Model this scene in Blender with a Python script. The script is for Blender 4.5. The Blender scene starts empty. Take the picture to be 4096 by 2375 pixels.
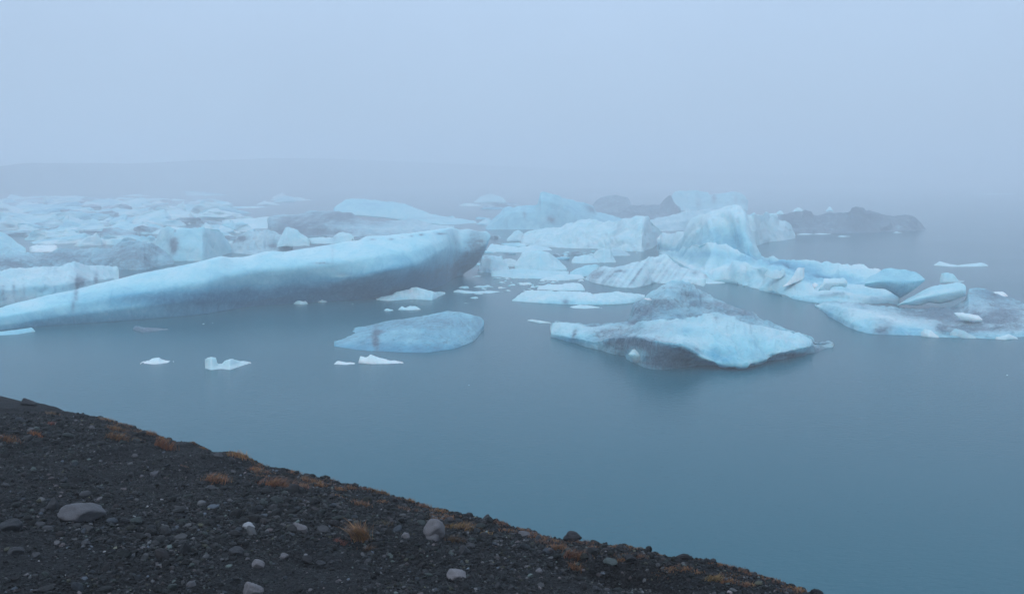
import bpy, math, random, time; T0 = time.time()
import numpy as np
from mathutils import Vector, Matrix

random.seed(7); RNG = np.random.default_rng(7)
S = bpy.context.scene; C = S.collection
F = 3547.0; H = 12.0; TH = math.atan(487.5 / F); CT, ST = math.cos(TH), math.sin(TH)

# ------------------------------------------------------------------ projection helpers (survey of the photograph)
def ray(u, v):
    a = (np.asarray(u, float) - 2048) / F; b = -(np.asarray(v, float) - 1187.5) / F
    return a, b * ST + CT, b * CT - ST
def on_water(u, v):
    a, y, z = ray(u, v); t = -H / z; return y * t
def at_depth(u, v, Y):
    a, y, z = ray(u, v); t = Y / y
    return np.stack([a * t, np.broadcast_to(Y, np.shape(t)).astype(float), H + z * t], -1)
def proj(P):
    x, y, z = P[..., 0], P[..., 1], P[..., 2] - H
    d = y * CT - z * ST; up = y * ST + z * CT
    return 2048 + F * x / d, 1187.5 - F * up / d
def zoomer(x0, y0, k): return lambda p: (x0 + p[0] / k, y0 + p[1] / k) + tuple(p[2:])
ZA = zoomer(0, 700, 2.087); ZB = zoomer(1000, 700, 2.087); ZC = zoomer(1900, 700, 2.291)
ZD = zoomer(2900, 700, 2.087); ZE = zoomer(2050, 950, 1.8667); ZF = zoomer(0, 1100, 1.2305)
ZG = zoomer(0, 1550, 1.7708); ZH = zoomer(1100, 1750, 2.291); ZI = zoomer(2100, 1900, 2.1)
ZS = zoomer(0, 0, 1.0)
def pts(Z, s):
    """'x,y x,y,f ...' in one zoom's coordinates -> source pixels"""
    return [Z(tuple(float(c) for c in q.split(','))) for q in s.split()]

# ------------------------------------------------------------------ noise
def _h(ix, iy, iz, seed):
    n = (ix * 374761393 + iy * 668265263 + iz * 2147483647 + seed * 144665) & 0xFFFFFFFF
    n = ((n ^ (n >> 13)) * 1274126177) & 0xFFFFFFFF
    n = (n ^ (n >> 16)) & 0xFFFFFFFF
    n = ((n ^ (n >> 15)) * 2246822519) & 0xFFFFFFFF
    return ((n ^ (n >> 13)) & 0xFFFFFF) / float(0xFFFFFF)
def vnoise(P, seed=0):
    i = np.floor(P).astype(np.int64); f = P - i; f = f * f * f * (f * (f * 6 - 15) + 10)
    r = 0
    for dx in (0, 1):
        wx = f[..., 0] if dx else 1 - f[..., 0]
        for dy in (0, 1):
            wy = f[..., 1] if dy else 1 - f[..., 1]
            for dz in (0, 1):
                wz = f[..., 2] if dz else 1 - f[..., 2]
                r = r + wx * wy * wz * _h(i[..., 0] + dx, i[..., 1] + dy, i[..., 2] + dz, seed)
    return r * 2 - 1
def fbm(P, seed=0, octv=5, gain=.5, ridge=False):
    s = 0; a = 1.; t = 0
    for k in range(octv):
        n = vnoise(P * (2.03 ** k) + 17.3 * k, seed + k)
        if ridge: n = 1 - 2 * np.abs(n)
        s = s + a * n; t += a; a *= gain
    return s / t

# ------------------------------------------------------------------ scene plumbing
def mesh_obj(name, V, Fc, mat, parent=None, smooth=True, attrs=None, col=None):
    me = bpy.data.meshes.new(name)
    V = np.asarray(V, np.float32)
    if isinstance(Fc, np.ndarray):
        nf, k = Fc.shape
        me.vertices.add(len(V)); me.vertices.foreach_set('co', V.ravel())
        me.loops.add(nf * k); me.loops.foreach_set('vertex_index', Fc.astype(np.int32).ravel())
        me.polygons.add(nf); me.polygons.foreach_set('loop_start', np.arange(0, nf * k, k, dtype=np.int32))
        me.update(calc_edges=True)
    else:
        me.from_pydata(V.tolist(), [], Fc); me.update()
    me.polygons.foreach_set('use_smooth', np.full(len(me.polygons), smooth, bool))
    for k, a in (attrs or {}).items():
        at = me.attributes.new(k, 'FLOAT', 'POINT'); at.data.foreach_set('value', np.asarray(a, np.float32).ravel())
    if col is not None:
        at = me.color_attributes.new('tint', 'FLOAT_COLOR', 'POINT')
        c4 = np.ones((len(V), 4), np.float32); c4[:, :3] = col; at.data.foreach_set('color', c4.ravel())
    me.materials.append(mat)
    o = bpy.data.objects.new(name, me); C.objects.link(o)
    if parent: o.parent = parent
    return o
def tag(o, label=None, cat=None, group=None, kind=None):
    if label: o['label'] = label
    if cat: o['category'] = cat
    if group: o['group'] = group
    if kind: o['kind'] = kind
    return o
def rebase(o):
    """origin to the middle of the underside"""
    me = o.data; n = len(me.vertices); a = np.empty(n * 3, np.float32); me.vertices.foreach_get('co', a); a = a.reshape(-1, 3)
    c = np.array([(a[:, 0].min() + a[:, 0].max()) / 2, (a[:, 1].min() + a[:, 1].max()) / 2, max(0, a[:, 2].min())], np.float32)
    me.vertices.foreach_set('co', (a - c).ravel()); me.update(); o.location = c.tolist(); return o

# ------------------------------------------------------------------ materials
def newmat(name):
    m = bpy.data.materials.new(name); m.use_nodes = True; nt = m.node_tree
    return m, nt, nt.nodes['Principled BSDF'], nt.nodes['Material Output']
def N(nt, t, **kw):
    n = nt.nodes.new(t)
    for k, v in kw.items():
        if k.startswith('i_'): n.inputs[k[2:].replace('_', ' ')].default_value = v
        else: setattr(n, k, v)
    return n
def noise(nt, vec, scale, detail=6, rough=.55, dist=0.):
    n = N(nt, 'ShaderNodeTexNoise'); n.inputs['Scale'].default_value = scale; n.inputs['Detail'].default_value = detail
    n.inputs['Roughness'].default_value = rough; n.inputs['Distortion'].default_value = dist
    nt.links.new(vec, n.inputs['Vector']); return n.outputs['Fac']
def ramp(nt, fac, stops):
    r = N(nt, 'ShaderNodeValToRGB'); e = r.color_ramp.elements
    while len(e) < len(stops): e.new(.5)
    for k, (p, c) in enumerate(stops):
        e[k].position = p; e[k].color = c if len(c) == 4 else (*c, 1)
    nt.links.new(fac, r.inputs['Fac']); return r.outputs['Color']
def mix(nt, fac, a, b, blend='MIX'):
    n = N(nt, 'ShaderNodeMix', data_type='RGBA', blend_type=blend); L = nt.links
    for sock, v in ((n.inputs[0], fac), (n.inputs[6], a), (n.inputs[7], b)):
        if isinstance(v, bpy.types.NodeSocket): L.new(v, sock)
        else: sock.default_value = v if not isinstance(v, tuple) or len(v) == 4 else (*v, 1)
    return n.outputs[2]
def mth(nt, op, a, b=0., clamp=False):
    n = N(nt, 'ShaderNodeMath', operation=op, use_clamp=clamp)
    for k, v in enumerate((a, b)):
        if isinstance(v, bpy.types.NodeSocket): nt.links.new(v, n.inputs[k])
        else: n.inputs[k].default_value = v
    return n.outputs[0]

def make_ice():
    m, nt, p, out = newmat('glacier_ice'); L = nt.links
    g = N(nt, 'ShaderNodeNewGeometry').outputs['Position']
    dirt_shade = N(nt, 'ShaderNodeAttribute', attribute_name='dirt_shade').outputs['Fac']
    blue = N(nt, 'ShaderNodeAttribute', attribute_name='blue').outputs['Fac']
    n1 = noise(nt, g, .55, 5, .6, .6)
    n2 = noise(nt, g, 3.5, 6, .65)
    bl = mth(nt, 'ADD', blue, mth(nt, 'MULTIPLY', mth(nt, 'SUBTRACT', n1, .5), .6))
    # healed cracks: thin bluer seams wandering through the ice
    wv = N(nt, 'ShaderNodeVectorMath', operation='ADD'); nn = N(nt, 'ShaderNodeTexNoise'); nn.inputs['Scale'].default_value = .5; nn.inputs['Detail'].default_value = 4
    L.new(g, nn.inputs['Vector']); L.new(g, wv.inputs[0]); L.new(nn.outputs['Color'], wv.inputs[1])
    vo = N(nt, 'ShaderNodeTexVoronoi', feature='DISTANCE_TO_EDGE'); vo.inputs['Scale'].default_value = .42; L.new(wv.outputs[0], vo.inputs['Vector'])
    crack = mth(nt, 'MULTIPLY', mth(nt, 'SUBTRACT', .045, vo.outputs['Distance']), 22., True)
    crack = mth(nt, 'MULTIPLY', crack, mth(nt, 'MULTIPLY', mth(nt, 'SUBTRACT', n2, .42), 3., True), True)
    bl = mth(nt, 'ADD', bl, mth(nt, 'MULTIPLY', crack, .28))
    bs = mth(nt, 'MULTIPLY', mth(nt, 'ADD', bl, .3), .77, True)
    c = ramp(nt, bs, [(0, (.80, .83, .82)), (.23, (.50, .65, .66)), (.46, (.29, .57, .62)), (.71, (.11, .37, .48)), (1, (.015, .15, .25))])
    c = mix(nt, mth(nt, 'MULTIPLY', mth(nt, 'SUBTRACT', n2, .47, ), 1.6, True), c, mix(nt, bs, (.80, .82, .82), (.14, .40, .50)))
    # streaky ash and the long berg's painted shade, patchy at two scales
    mp = N(nt, 'ShaderNodeMapping'); mp.inputs['Scale'].default_value = (1.6, 1.6, .35); mp.inputs['Rotation'].default_value = (.3, .5, 0)
    L.new(g, mp.inputs['Vector'])
    n3 = noise(nt, mp.outputs[0], 2.2, 7, .68, .4)
    mb = N(nt, 'ShaderNodeMapping'); mb.inputs['Scale'].default_value = (.35, .35, 2.6); mb.inputs['Rotation'].default_value = (.15, .22, 0)
    L.new(g, mb.inputs['Vector'])
    n3 = mth(nt, 'ADD', mth(nt, 'MULTIPLY', n3, .55), mth(nt, 'MULTIPLY', noise(nt, mb.outputs[0], 1.5, 6, .7, .8), .55)); n3 = mth(nt, 'SUBTRACT', n3, .05)
    d = mth(nt, 'ADD', dirt_shade, mth(nt, 'MULTIPLY', mth(nt, 'SUBTRACT', n3, .5), 3.6))
    d = mth(nt, 'MULTIPLY', mth(nt, 'SUBTRACT', d, .5), 1.8, True)
    d = mth(nt, 'MULTIPLY', d, mth(nt, 'MULTIPLY', dirt_shade, 3.5, True), True)
    dc = mix(nt, ramp(nt, noise(nt, g, 6, 6, .7), [(.38, (0,) * 3), (.62, (1,) * 3)]), (.024, .040, .056), (.125, .165, .205))
    gr = mth(nt, 'MULTIPLY', mth(nt, 'ADD', dirt_shade, mth(nt, 'MULTIPLY', mth(nt, 'SUBTRACT', n1, .5), mth(nt, 'MULTIPLY', dirt_shade, 2.))), .85, True)
    c = mix(nt, mth(nt, 'MULTIPLY', gr, .82), c, (.095, .165, .225))
    c = mix(nt, mth(nt, 'MULTIPLY', d, .72, True), c, dc)
    L.new(c, p.inputs['Base Color'])
    L.new(ramp(nt, n2, [(.35, (.22,) * 3), (.6, (.55,) * 3)]), p.inputs['Roughness']); p.inputs['IOR'].default_value = 1.31
    p.inputs['Subsurface Weight'].default_value = .55; p.inputs['Subsurface Scale'].default_value = 1.2; p.inputs['Subsurface Radius'].default_value = (.25, .8, 1.)
    b = N(nt, 'ShaderNodeBump'); b.inputs['Strength'].default_value = .75; b.inputs['Distance'].default_value = .34
    sm = mth(nt, 'SUBTRACT', 1., N(nt, 'ShaderNodeAttribute', attribute_name='smoothness').outputs['Fac'])
    hgt = mth(nt, 'ADD', noise(nt, g, 1.1, 9, .62, .5), mth(nt, 'MULTIPLY', noise(nt, g, 7, 4, .6), .3))
    hgt = mth(nt, 'MULTIPLY', hgt, sm)
    L.new(hgt, b.inputs['Height']); L.new(b.outputs[0], p.inputs['Normal'])
    return m
ICE = make_ice()

def make_water():
    m, nt, p, out = newmat('silty_lagoon_water'); L = nt.links
    g = N(nt, 'ShaderNodeNewGeometry').outputs['Position']
    n = noise(nt, g, .035, 4, .5)
    c = mix(nt, n, (.013, .084, .110), (.019, .098, .124))
    L.new(c, p.inputs['Base Color']); p.inputs['Roughness'].default_value = .16; p.inputs['IOR'].default_value = 1.333; p.inputs['Specular IOR Level'].default_value = .2
    mp = N(nt, 'ShaderNodeMapping'); mp.inputs['Scale'].default_value = (1, 2.1, 1); mp.inputs['Rotation'].default_value = (0, 0, .35)
    L.new(g, mp.inputs['Vector'])
    b = N(nt, 'ShaderNodeBump'); b.inputs['Strength'].default_value = .5; b.inputs['Distance'].default_value = .05
    patch = ramp(nt, noise(nt, g, .05, 3, .5), [(.35, (.35,) * 3), (.65, (1,) * 3)])
    hgt = mth(nt, 'ADD', noise(nt, mp.outputs[0], 2.4, 4, .6, .3), mth(nt, 'MULTIPLY', noise(nt, mp.outputs[0], 7.5, 3, .6), .3))
    L.new(mth(nt, 'MULTIPLY', hgt, patch), b.inputs['Height']); L.new(b.outputs[0], p.inputs['Normal'])
    return m
WATER = make_water()

def make_gravel():
    m, nt, p, out = newmat('wet_basalt_gravel'); L = nt.links
    g = N(nt, 'ShaderNodeNewGeometry').outputs['Position']
    c = ramp(nt, noise(nt, g, 28, 6, .7), [(.3, (.002, .002, .0025)), (.55, (.008, .008, .009)), (.8, (.022, .021, .023))])
    c = mix(nt, ramp(nt, noise(nt, g, 1.3, 4, .6), [(.45, (0,) * 3), (.7, (1,) * 3)]), c, (.013, .012, .012), 'MIX')
    vc = N(nt, 'ShaderNodeTexVoronoi'); vc.inputs['Scale'].default_value = 55; L.new(g, vc.inputs['Vector']); sp = N(nt, 'ShaderNodeSeparateColor'); L.new(vc.outputs['Color'], sp.inputs[0])
    c = mix(nt, 1., c, ramp(nt, sp.outputs[0], [(0, (.35,) * 3), (.7, (1.1,) * 3), (1, (2.6,) * 3)]), 'MULTIPLY')
    L.new(c, p.inputs['Base Color']); p.inputs['Roughness'].default_value = .8; p.inputs['Specular IOR Level'].default_value = .15
    b = N(nt, 'ShaderNodeBump'); b.inputs['Strength'].default_value = .9; b.inputs['Distance'].default_value = .02
    v = N(nt, 'ShaderNodeTexVoronoi'); v.inputs['Scale'].default_value = 45; L.new(g, v.inputs['Vector'])
    L.new(mth(nt, 'ADD', v.outputs['Distance'], noise(nt, g, 70, 5, .7)), b.inputs['Height']); L.new(b.outputs[0], p.inputs['Normal'])
    return m
GRAVEL = make_gravel()

def make_stone(name, lo, hi, rough=.6, tint=False):
    m, nt, p, out = newmat(name); L = nt.links
    tc = N(nt, 'ShaderNodeNewGeometry').outputs['Position']
    n = noise(nt, tc, 14, 7, .65)
    c = mix(nt, n, lo, hi)
    c = mix(nt, ramp(nt, noise(nt, tc, 120, 3, .6), [(.45, (0,) * 3), (.7, (.6,) * 3)]), c, lo)
    if tint:
        a = N(nt, 'ShaderNodeAttribute', attribute_name='tint'); c = mix(nt, 1., c, a.outputs['Color'], 'MULTIPLY')
    else:
        r = N(nt, 'ShaderNodeObjectInfo').outputs['Random']
        c = mix(nt, 1., c, ramp(nt, r, [(0, (.6, .6, .62)), (1, (1.15, 1.1, 1.08))]), 'MULTIPLY')
    L.new(c, p.inputs['Base Color']); p.inputs['Roughness'].default_value = rough; p.inputs['Specular IOR Level'].default_value = .12
    b = N(nt, 'ShaderNodeBump'); b.inputs['Strength'].default_value = .5; b.inputs['Distance'].default_value = .01
    L.new(noise(nt, tc, 50, 6, .65), b.inputs['Height']); L.new(b.outputs[0], p.inputs['Normal'])
    return m
PEB = make_stone('gravel_stone', (.5, .5, .5), (1, 1, 1), .65, True)
BLEACHED = make_stone('bleached_stone', (.07, .068, .073), (.20, .193, .20))
PALE = make_stone('pale_stone', (.045, .045, .05), (.13, .128, .135))
GREY = make_stone('grey_stone', (.018, .019, .022), (.056, .058, .062))
DARK = make_stone('dark_stone', (.007, .007, .008), (.026, .025, .027))

def make_grass():
    m, nt, p, out = newmat('dry_grass'); L = nt.links
    a = N(nt, 'ShaderNodeAttribute', attribute_name='tint').outputs['Color']
    L.new(a, p.inputs['Base Color']); p.inputs['Roughness'].default_value = .7
    t = N(nt, 'ShaderNodeBsdfTranslucent'); L.new(a, t.inputs['Color'])
    x = N(nt, 'ShaderNodeMixShader'); x.inputs[0].default_value = .25
    L.new(p.outputs[0], x.inputs[1]); L.new(t.outputs[0], x.inputs[2]); L.new(x.outputs[0], out.inputs['Surface'])
    return m
GRASS = make_grass()
def make_hill():
    m, nt, p, out = newmat('moraine'); L = nt.links
    g = N(nt, 'ShaderNodeNewGeometry').outputs['Position']
    L.new(ramp(nt, noise(nt, g, .05, 6, .6), [(.3, (.04, .04, .045)), (.7, (.10, .095, .09))]), p.inputs['Base Color'])
    p.inputs['Roughness'].default_value = .9; return m
HILL = make_hill()

# ------------------------------------------------------------------ traced ice bodies
def norms(P, closed):
    a = np.roll(P, -1, 0) - np.roll(P, 1, 0)
    b = np.empty_like(P); b[:, 1:-1] = P[:, 2:] - P[:, :-2]; b[:, 0] = P[:, 1] - P[:, 0]; b[:, -1] = P[:, -1] - P[:, -2]
    n = np.cross(a, b); return n / (np.linalg.norm(n, axis=-1, keepdims=True) + 1e-9)
SEED = [10]
def ice(name, label, cat, Z, water, tops, T, dirt_shade='', blue='', d0=0., b0=.18, amp=.05, rnd=3, D=None, group=None, sharp=False, ridge=.5, oct_=5, stripe=None, rough=1., jag=1., rd=None, rb=None, lift=None):
    """One body of ice. water: its lower outline; tops: [(depth fraction, outline)...], front to back, the last is the crest.
    Every outline point stands at its own distance behind the waterline; a hidden back closes the body."""
    SEED[0] += 11; sd = SEED[0]
    W = pts(Z, water) if isinstance(water, str) else water
    R = [(f, pts(Z, q) if isinstance(q, str) else q) for f, q in tops]
    allx = [p[0] for p in W] + [p[0] for p in R[-1][1]]
    x0, x1 = min(allx), max(allx); n = int(np.clip((x1 - x0) / 3.2, 26, 460))
    u = np.linspace(x0, x1, n); t = (u - x0) / (x1 - x0)
    env = np.sqrt(np.clip(1 - np.abs(2 * t - 1) ** 3.2, 0, 1)) * .9 + .1
    f1 = lambda L_, k: np.interp(u, [p[0] for p in L_], [p[k] for p in L_])
    wy = f1(W, 1)
    if D is None:
        Y0 = on_water(u, wy)
        if len(W) > 1:
            k = max(1, n // 30); ker = np.ones(2 * k + 1) / (2 * k + 1)
            Y0 = np.convolve(np.pad(Y0, k, 'edge'), ker, 'valid')
    else: Y0 = np.full(n, float(D))
    up = (u > lift[0]) if lift else np.zeros(n, bool)               # columns whose underside hangs clear of the water
    if lift: Y0 = np.where(u > lift[0], lift[1], np.where(u > lift[0] - 60, Y0 + (lift[1] - Y0) * (u - lift[0] + 60) / 60, Y0))
    base = at_depth(u, wy, Y0)
    if D is None: base[:, 2] = np.where(up, np.maximum(base[:, 2], 0), 0)
    rows = []
    if D is None:
        s = base.copy(); s[:, 2] = np.where(up, base[:, 2] + .02, -.5); s[:, 1] += .15; rows.append(s)
    rows.append(base)
    crest_v = None
    for f, L_ in R:
        v = f1(L_, 1)
        fr = f1([(p[0], p[1], p[2] if len(p) > 2 else f) for p in L_], 2)
        v = v + jag * min(6., .03 * abs(np.mean(wy - v)) + 1.2) * fbm(np.stack([u / 26, u * 0 + 3.1 * len(rows), u * 0 + sd], -1), sd, 4, .7)
        v = np.minimum(v, wy - 1.5 / max(1, len(R)))
        rows.append(at_depth(u, v, Y0 + fr * T * env))
    top = rows[-1]; fl = max(p[2] if len(p) > 2 else R[-1][0] for p in R[-1][1])
    zb = base[:, 2]
    b1 = top.copy(); dd = (1.02 - min(fl, .85)) * T * env
    b1[:, 1] += dd * .55; b1[:, 0] += dd * .55 * (top[:, 0] / top[:, 1]); b1[:, 2] = zb + (top[:, 2] - zb) * .72
    b2 = top.copy(); b2[:, 1] += dd; b2[:, 0] += dd * (top[:, 0] / top[:, 1]); b2[:, 2] = zb + (top[:, 2] - zb) * .2 if D is not None else np.where(up, zb + (top[:, 2] - zb) * .2, -.5)
    rows += [b1, b2]
    # subdivide the ring
    ring = []; rw = []; m = len(rows); hpx = np.mean(wy - f1(R[-1][1], 1)); sub = int(np.clip(hpx / 3.0 / max(1, len(R)), 3, 16))
    for k in range(m):
        a, b = rows[k], rows[(k + 1) % m]
        ss = sub if (1 <= k + (D is not None) <= len(R) + 1) else max(2, sub // 3)
        for j in range(ss): ring.append(a + (b - a) * (j / ss)); rw.append(k + j / ss)
    P = np.array(ring); nr = len(ring)
    for _ in range(rnd): P = .25 * np.roll(P, 1, 0) + .5 * P + .25 * np.roll(P, -1, 0)
    for _ in range(max(1, rnd // 2)): P[:, 1:-1] = .25 * P[:, :-2] + .5 * P[:, 1:-1] + .25 * P[:, 2:]
    hm = float(np.mean(top[:, 2] - zb)); hmax = float(np.max(top[:, 2] - zb))
    Nn = norms(P, True)
    q = P * np.array([1, 1, 1.25]) / max(.5, .8 * hmax)
    q2 = q * np.array([1.5, 1.5, .55]) + 1.1 * np.stack([fbm(q * .6, sd + 21, 2), fbm(q * .6, sd + 22, 2), q[..., 0] * 0], -1)
    dsp = fbm(q, sd, oct_ + 1, .55) * (1 - ridge) + (fbm(q2 + 5, sd + 3, oct_, .5, True)) * ridge
    if sharp:
        cell = vnoise(np.floor(q * 2.2 + .5 * fbm(q, sd, 2)[..., None]), sd); dsp = dsp + .5 * cell
    am = 2.4 * amp * max(.35, hmax) * (.35 + .65 * env)[None, :, None]
    P = P + Nn * dsp[..., None] * am
    # columns close at both ends
    cl, cr = P[:, 0].mean(0), P[:, -1].mean(0)
    V = np.concatenate([P.reshape(-1, 3), [cl, cr]])
    I, J = np.meshgrid(np.arange(nr), np.arange(n - 1), indexing='ij'); I2 = (I + 1) % nr
    Q = np.stack([I * n + J, I * n + J + 1, I2 * n + J + 1, I2 * n + J], -1).reshape(-1, 4)
    i = np.arange(nr); i2 = (i + 1) % nr; NV = nr * n
    T1 = np.stack([i * n, i2 * n, np.full(nr, NV)], -1); T2 = np.stack([i2 * n + n - 1, i * n + n - 1, np.full(nr, NV + 1)], -1)
    faces = Q.tolist() + T1.tolist() + T2.tolist()
    U, Vv = proj(V)
    k = float(Z((1, 0))[0] - Z((0, 0))[0])
    def field(spec, base_):
        a = np.full(len(V), float(base_))
        if spec:
            wob = .35 * fbm(V / max(.4, .5 * hmax), sd + 9, 4)
            for qd in spec.split():
                c = [float(x) for x in qd.split(',')]; cx, cy = Z((c[0], c[1]))
                rx, ry, st = c[2] * k, c[3] * k, c[4]; sh = c[5] if len(c) > 5 else 0.
                du = (U - cx) + sh * (Vv - cy)
                a += st * np.exp(-((du / rx) ** 2 + ((Vv - cy) / ry) ** 2)) * (1 + wob * 1.6)
        return np.clip(a, -.3, 1.2)
    da, ba = field(dirt_shade, d0), field(blue, b0)
    def byrow(vals):                                                # vals: waterline, then each outline; the hidden back keeps the last
        v = ([vals[0]] if D is None else []) + list(vals) + [vals[-1]] * 3
        w = np.interp(rw, np.arange(len(v)), v)
        g_ = np.repeat(w[:, None], n, 1) * (1 + .5 * fbm(P / max(.8, .4 * hmax), sd + 31, 4))
        return np.concatenate([g_.ravel(), [w.mean()] * 2])
    if rd: da = np.clip(da + byrow(rd), 0, 1.2)
    if rb: ba = np.clip(ba + byrow(rb), -.3, 1.2)
    if stripe:
        per, sh, st, cx0, cx1 = stripe; ph = (U + sh * Vv) / (per * k)
        w = np.clip((vnoise(np.stack([ph, ph * 0, ph * 0], -1), sd) + .1) * 2, 0, 1)
        a0, a1 = Z((cx0, 0))[0], Z((cx1, 0))[0]
        w *= np.clip((U - a0) / 30, 0, 1) * np.clip((a1 - U) / 30, 0, 1)
        da = np.clip(da + st * w, 0, 1.2)
    o = mesh_obj(name, V, faces, ICE, attrs={'dirt_shade': da, 'blue': ba, 'smoothness': np.full(len(V), 1. - rough)})
    tag(o, label, cat, group)
    return rebase(o)

BERG, FLOE, CHUNK = 'iceberg', 'ice floe', 'ice chunk'
def AB(a, b): return pts(ZA, a) + pts(ZB, b)
# the long leaning iceberg on the left
_w = AB('-420,1345 0,1292 480,1250 1100,1212 1700,1165', '0,1092 350,1072 700,1050 1000,1030 1300,1000 1560,950 1700,880 1800,820 1880,770 1940,690 1980,610 2006,520')
_l = AB('-420,1275,.0 0,1250,.0 480,1180,-.01 1100,1105,-.02 1700,1030,-.03', '0,1045,-.02 250,1005,-.03 500,945,-.06 700,898,-.11 835,860,-.17 880,862,-.18 1050,818,-.26 1250,780,-.34 1420,750,-.36 1500,700,-.36 1640,612,-.38 1750,640,-.32 1900,630,-.1 1980,560,.0 2006,510,.05')
_m = AB('-420,1195,.03 0,1175,.03 480,1085,.03 1100,985,.03 1700,880,.0', '0,790,-.04 600,730,-.1 1000,680,-.14 1400,610,-.16 1640,540,-.18 1750,540,-.1 1900,540,.05 2006,520,.1')
_c = AB('-420,1200,.25 0,1110,.25 130,1068,.25 400,1005,.25 620,960,.25 960,880,.25 1150,830,.25 1400,780,.25 1650,725,.25 1850,675,.25 1930,692,.25 2050,680,.25', '120,638,.25 200,633,.25 270,645,.25 400,625,.25 600,595,.25 800,555,.25 950,545,.25 1150,520,.25 1400,485,.25 1650,450,.25 1700,445,.25 1750,462,.25 1820,450,.25 1900,470,.25 1985,470,.25 2006,500,.25')
_t = AB('-420,1198,.5 0,1108,.5 130,1066,.5 400,1003,.5 620,958,.5 960,878,.5 1150,828,.5 1400,778,.5 1650,723,.5 1850,673,.5 1930,690,.5 2050,678,.5', '120,636,.5 200,631,.5 270,643,.5 400,623,.5 600,593,.5 800,553,.5 900,545,.5 960,505,.5 1150,497,.5 1400,468,.5 1650,438,.5 1700,435,.5 1750,456,.5 1820,445,.5 1900,466,.5 1985,463,.5 2006,495,.5')
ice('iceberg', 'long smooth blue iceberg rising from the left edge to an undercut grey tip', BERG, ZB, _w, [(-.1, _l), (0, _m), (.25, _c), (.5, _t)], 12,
    dirt_shade='1900,520,100,90,.55 1850,620,120,190,.5 1950,720,120,110,.55 1720,800,190,120,.8 1480,850,170,90,.42 1720,520,40,90,.25 -1452,985,20,70,.75 -1478,1090,16,60,.55 -1450,930,60,20,.3 600,735,90,10,.5,-1.3 780,830,70,22,.45 1600,490,45,8,1.1 1430,498,22,8,1 1350,510,16,7,.9 1180,535,24,8,.9 1020,536,24,8,.9 1270,522,14,6,.8 690,650,14,120,.2 1660,430,25,8,1',  # broad blobs under the tip paint in overhang shade; crest spots are soot
    blue='770,842,75,10,-.5 600,800,220,36,-.18 -900,1030,520,70,.45 -200,1010,420,80,.5 350,990,400,80,.5 1000,950,500,90,.45 1400,860,260,100,.5 300,820,600,70,.15 -1600,1200,300,50,.15 1300,680,240,60,.12',  # lower face is bluer ice; on the underside the blue also paints shade
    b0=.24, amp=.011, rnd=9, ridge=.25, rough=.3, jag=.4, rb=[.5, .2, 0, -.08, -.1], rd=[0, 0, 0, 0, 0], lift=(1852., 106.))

I3 = 'bergs and blocks of the right-hand ice jam'
# far row of the right-hand group
ice('iceberg', 'faint pale ice hump far off, left of the tilted blue block', BERG, ZC, '-10,252 285,252', [(.4, '-10,240 60,188 150,166 250,196 285,240')], 12)
ice('iceberg', 'tilted bright blue ice block with a sharp left corner standing in the mist', BERG, ZC, '100,500 700,502 1400,470',
    [(.2, '100,480 270,350 420,340 575,330 600,240 700,250 950,320 1100,380 1400,440'), (.45, '100,470 150,410 270,292 420,277 572,270 592,152 630,148 780,188 950,235 1040,250 1092,272 1120,325 1200,342 1330,385 1400,420')], 16,
    dirt_shade='1060,310,50,45,.9,-.4 455,360,20,40,.7 700,410,45,40,.8', b0=.4, amp=.035)
ice('iceberg', 'dim grey rounded hump of dirty ice farthest back beyond the tilted blue block', BERG, ZC, '1070,345 1460,345', [(.5, '1070,300 1090,235 1150,192 1280,176 1400,192 1460,300')], 16, d0=.9)
ice('iceberg', 'dark grey dirty ridge with a pointed right end, left of the streaked pale blue berg', BERG, ZC, '1320,402 1880,398', [(.5, '1320,380 1380,292 1450,266 1520,255 1690,262 1740,210 1775,172 1800,175 1830,240 1880,300')], 14, d0=1.0, amp=.06)
ice('iceberg', 'pale blue flat-topped berg with dark vertical streaks behind the tallest peak', BERG, ZC, '1780,325 2500,325', [(.3, '1780,230 1900,200 2150,210 2500,220'), (.5, '1780,220 1830,152 1900,136 2050,136 2142,150 2156,172 2200,170 2260,163 2350,148 2440,165 2480,190 2500,250')], 16,
    dirt_shade='2050,260,30,50,.7 2190,210,26,60,.8 2390,230,22,40,.6 2460,240,30,30,.5', b0=.3)
ice('iceberg', 'low grey-white ridge with a small knob, just left of the tallest peak', BERG, ZC, '1560,520 2330,500', [(.2, '1560,480 1900,420 2330,400'), (.6, '1560,440 1610,402 1700,376 1830,350 1915,338 1930,305 1950,298 1975,318 2190,305 2330,300')], 14, d0=.3, b0=.12)
ice('iceberg', 'rugged white iceberg with a lumpy crest at the middle of the right-hand ice', BERG, ZC, '425,640 600,660 930,676 1120,678 1400,700 1560,706 1690,640 1712,600',
    [(.12, '425,610 600,600 930,610 1120,600 1400,610 1560,620 1690,590 1712,580'), (.3, '425,580 600,540 830,520 1000,500 1150,510 1300,500 1500,480 1640,530 1712,560'), (.6, '425,570 450,535 480,515 550,487 620,480 680,465 790,470 830,432 870,425 920,405 1000,383 1070,388 1150,408 1200,418 1290,402 1330,388 1400,384 1440,378 1480,365 1540,372 1578,368 1600,410 1680,478 1712,525')], 16,
    dirt_shade='1300,510,30,80,.45,.5 1040,640,16,30,.5 1380,440,14,50,.3,.6 1670,640,40,40,.3', b0=.10, amp=.085, rnd=2)
ice('ice_block', 'small pointed pale block at the left foot of the rugged white iceberg', CHUNK, ZC, '290,608 460,608', [(.2, '290,590 350,550 460,580'), (.5, '290,590 340,530 365,502 400,498 440,528 460,590')], 4)
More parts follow.
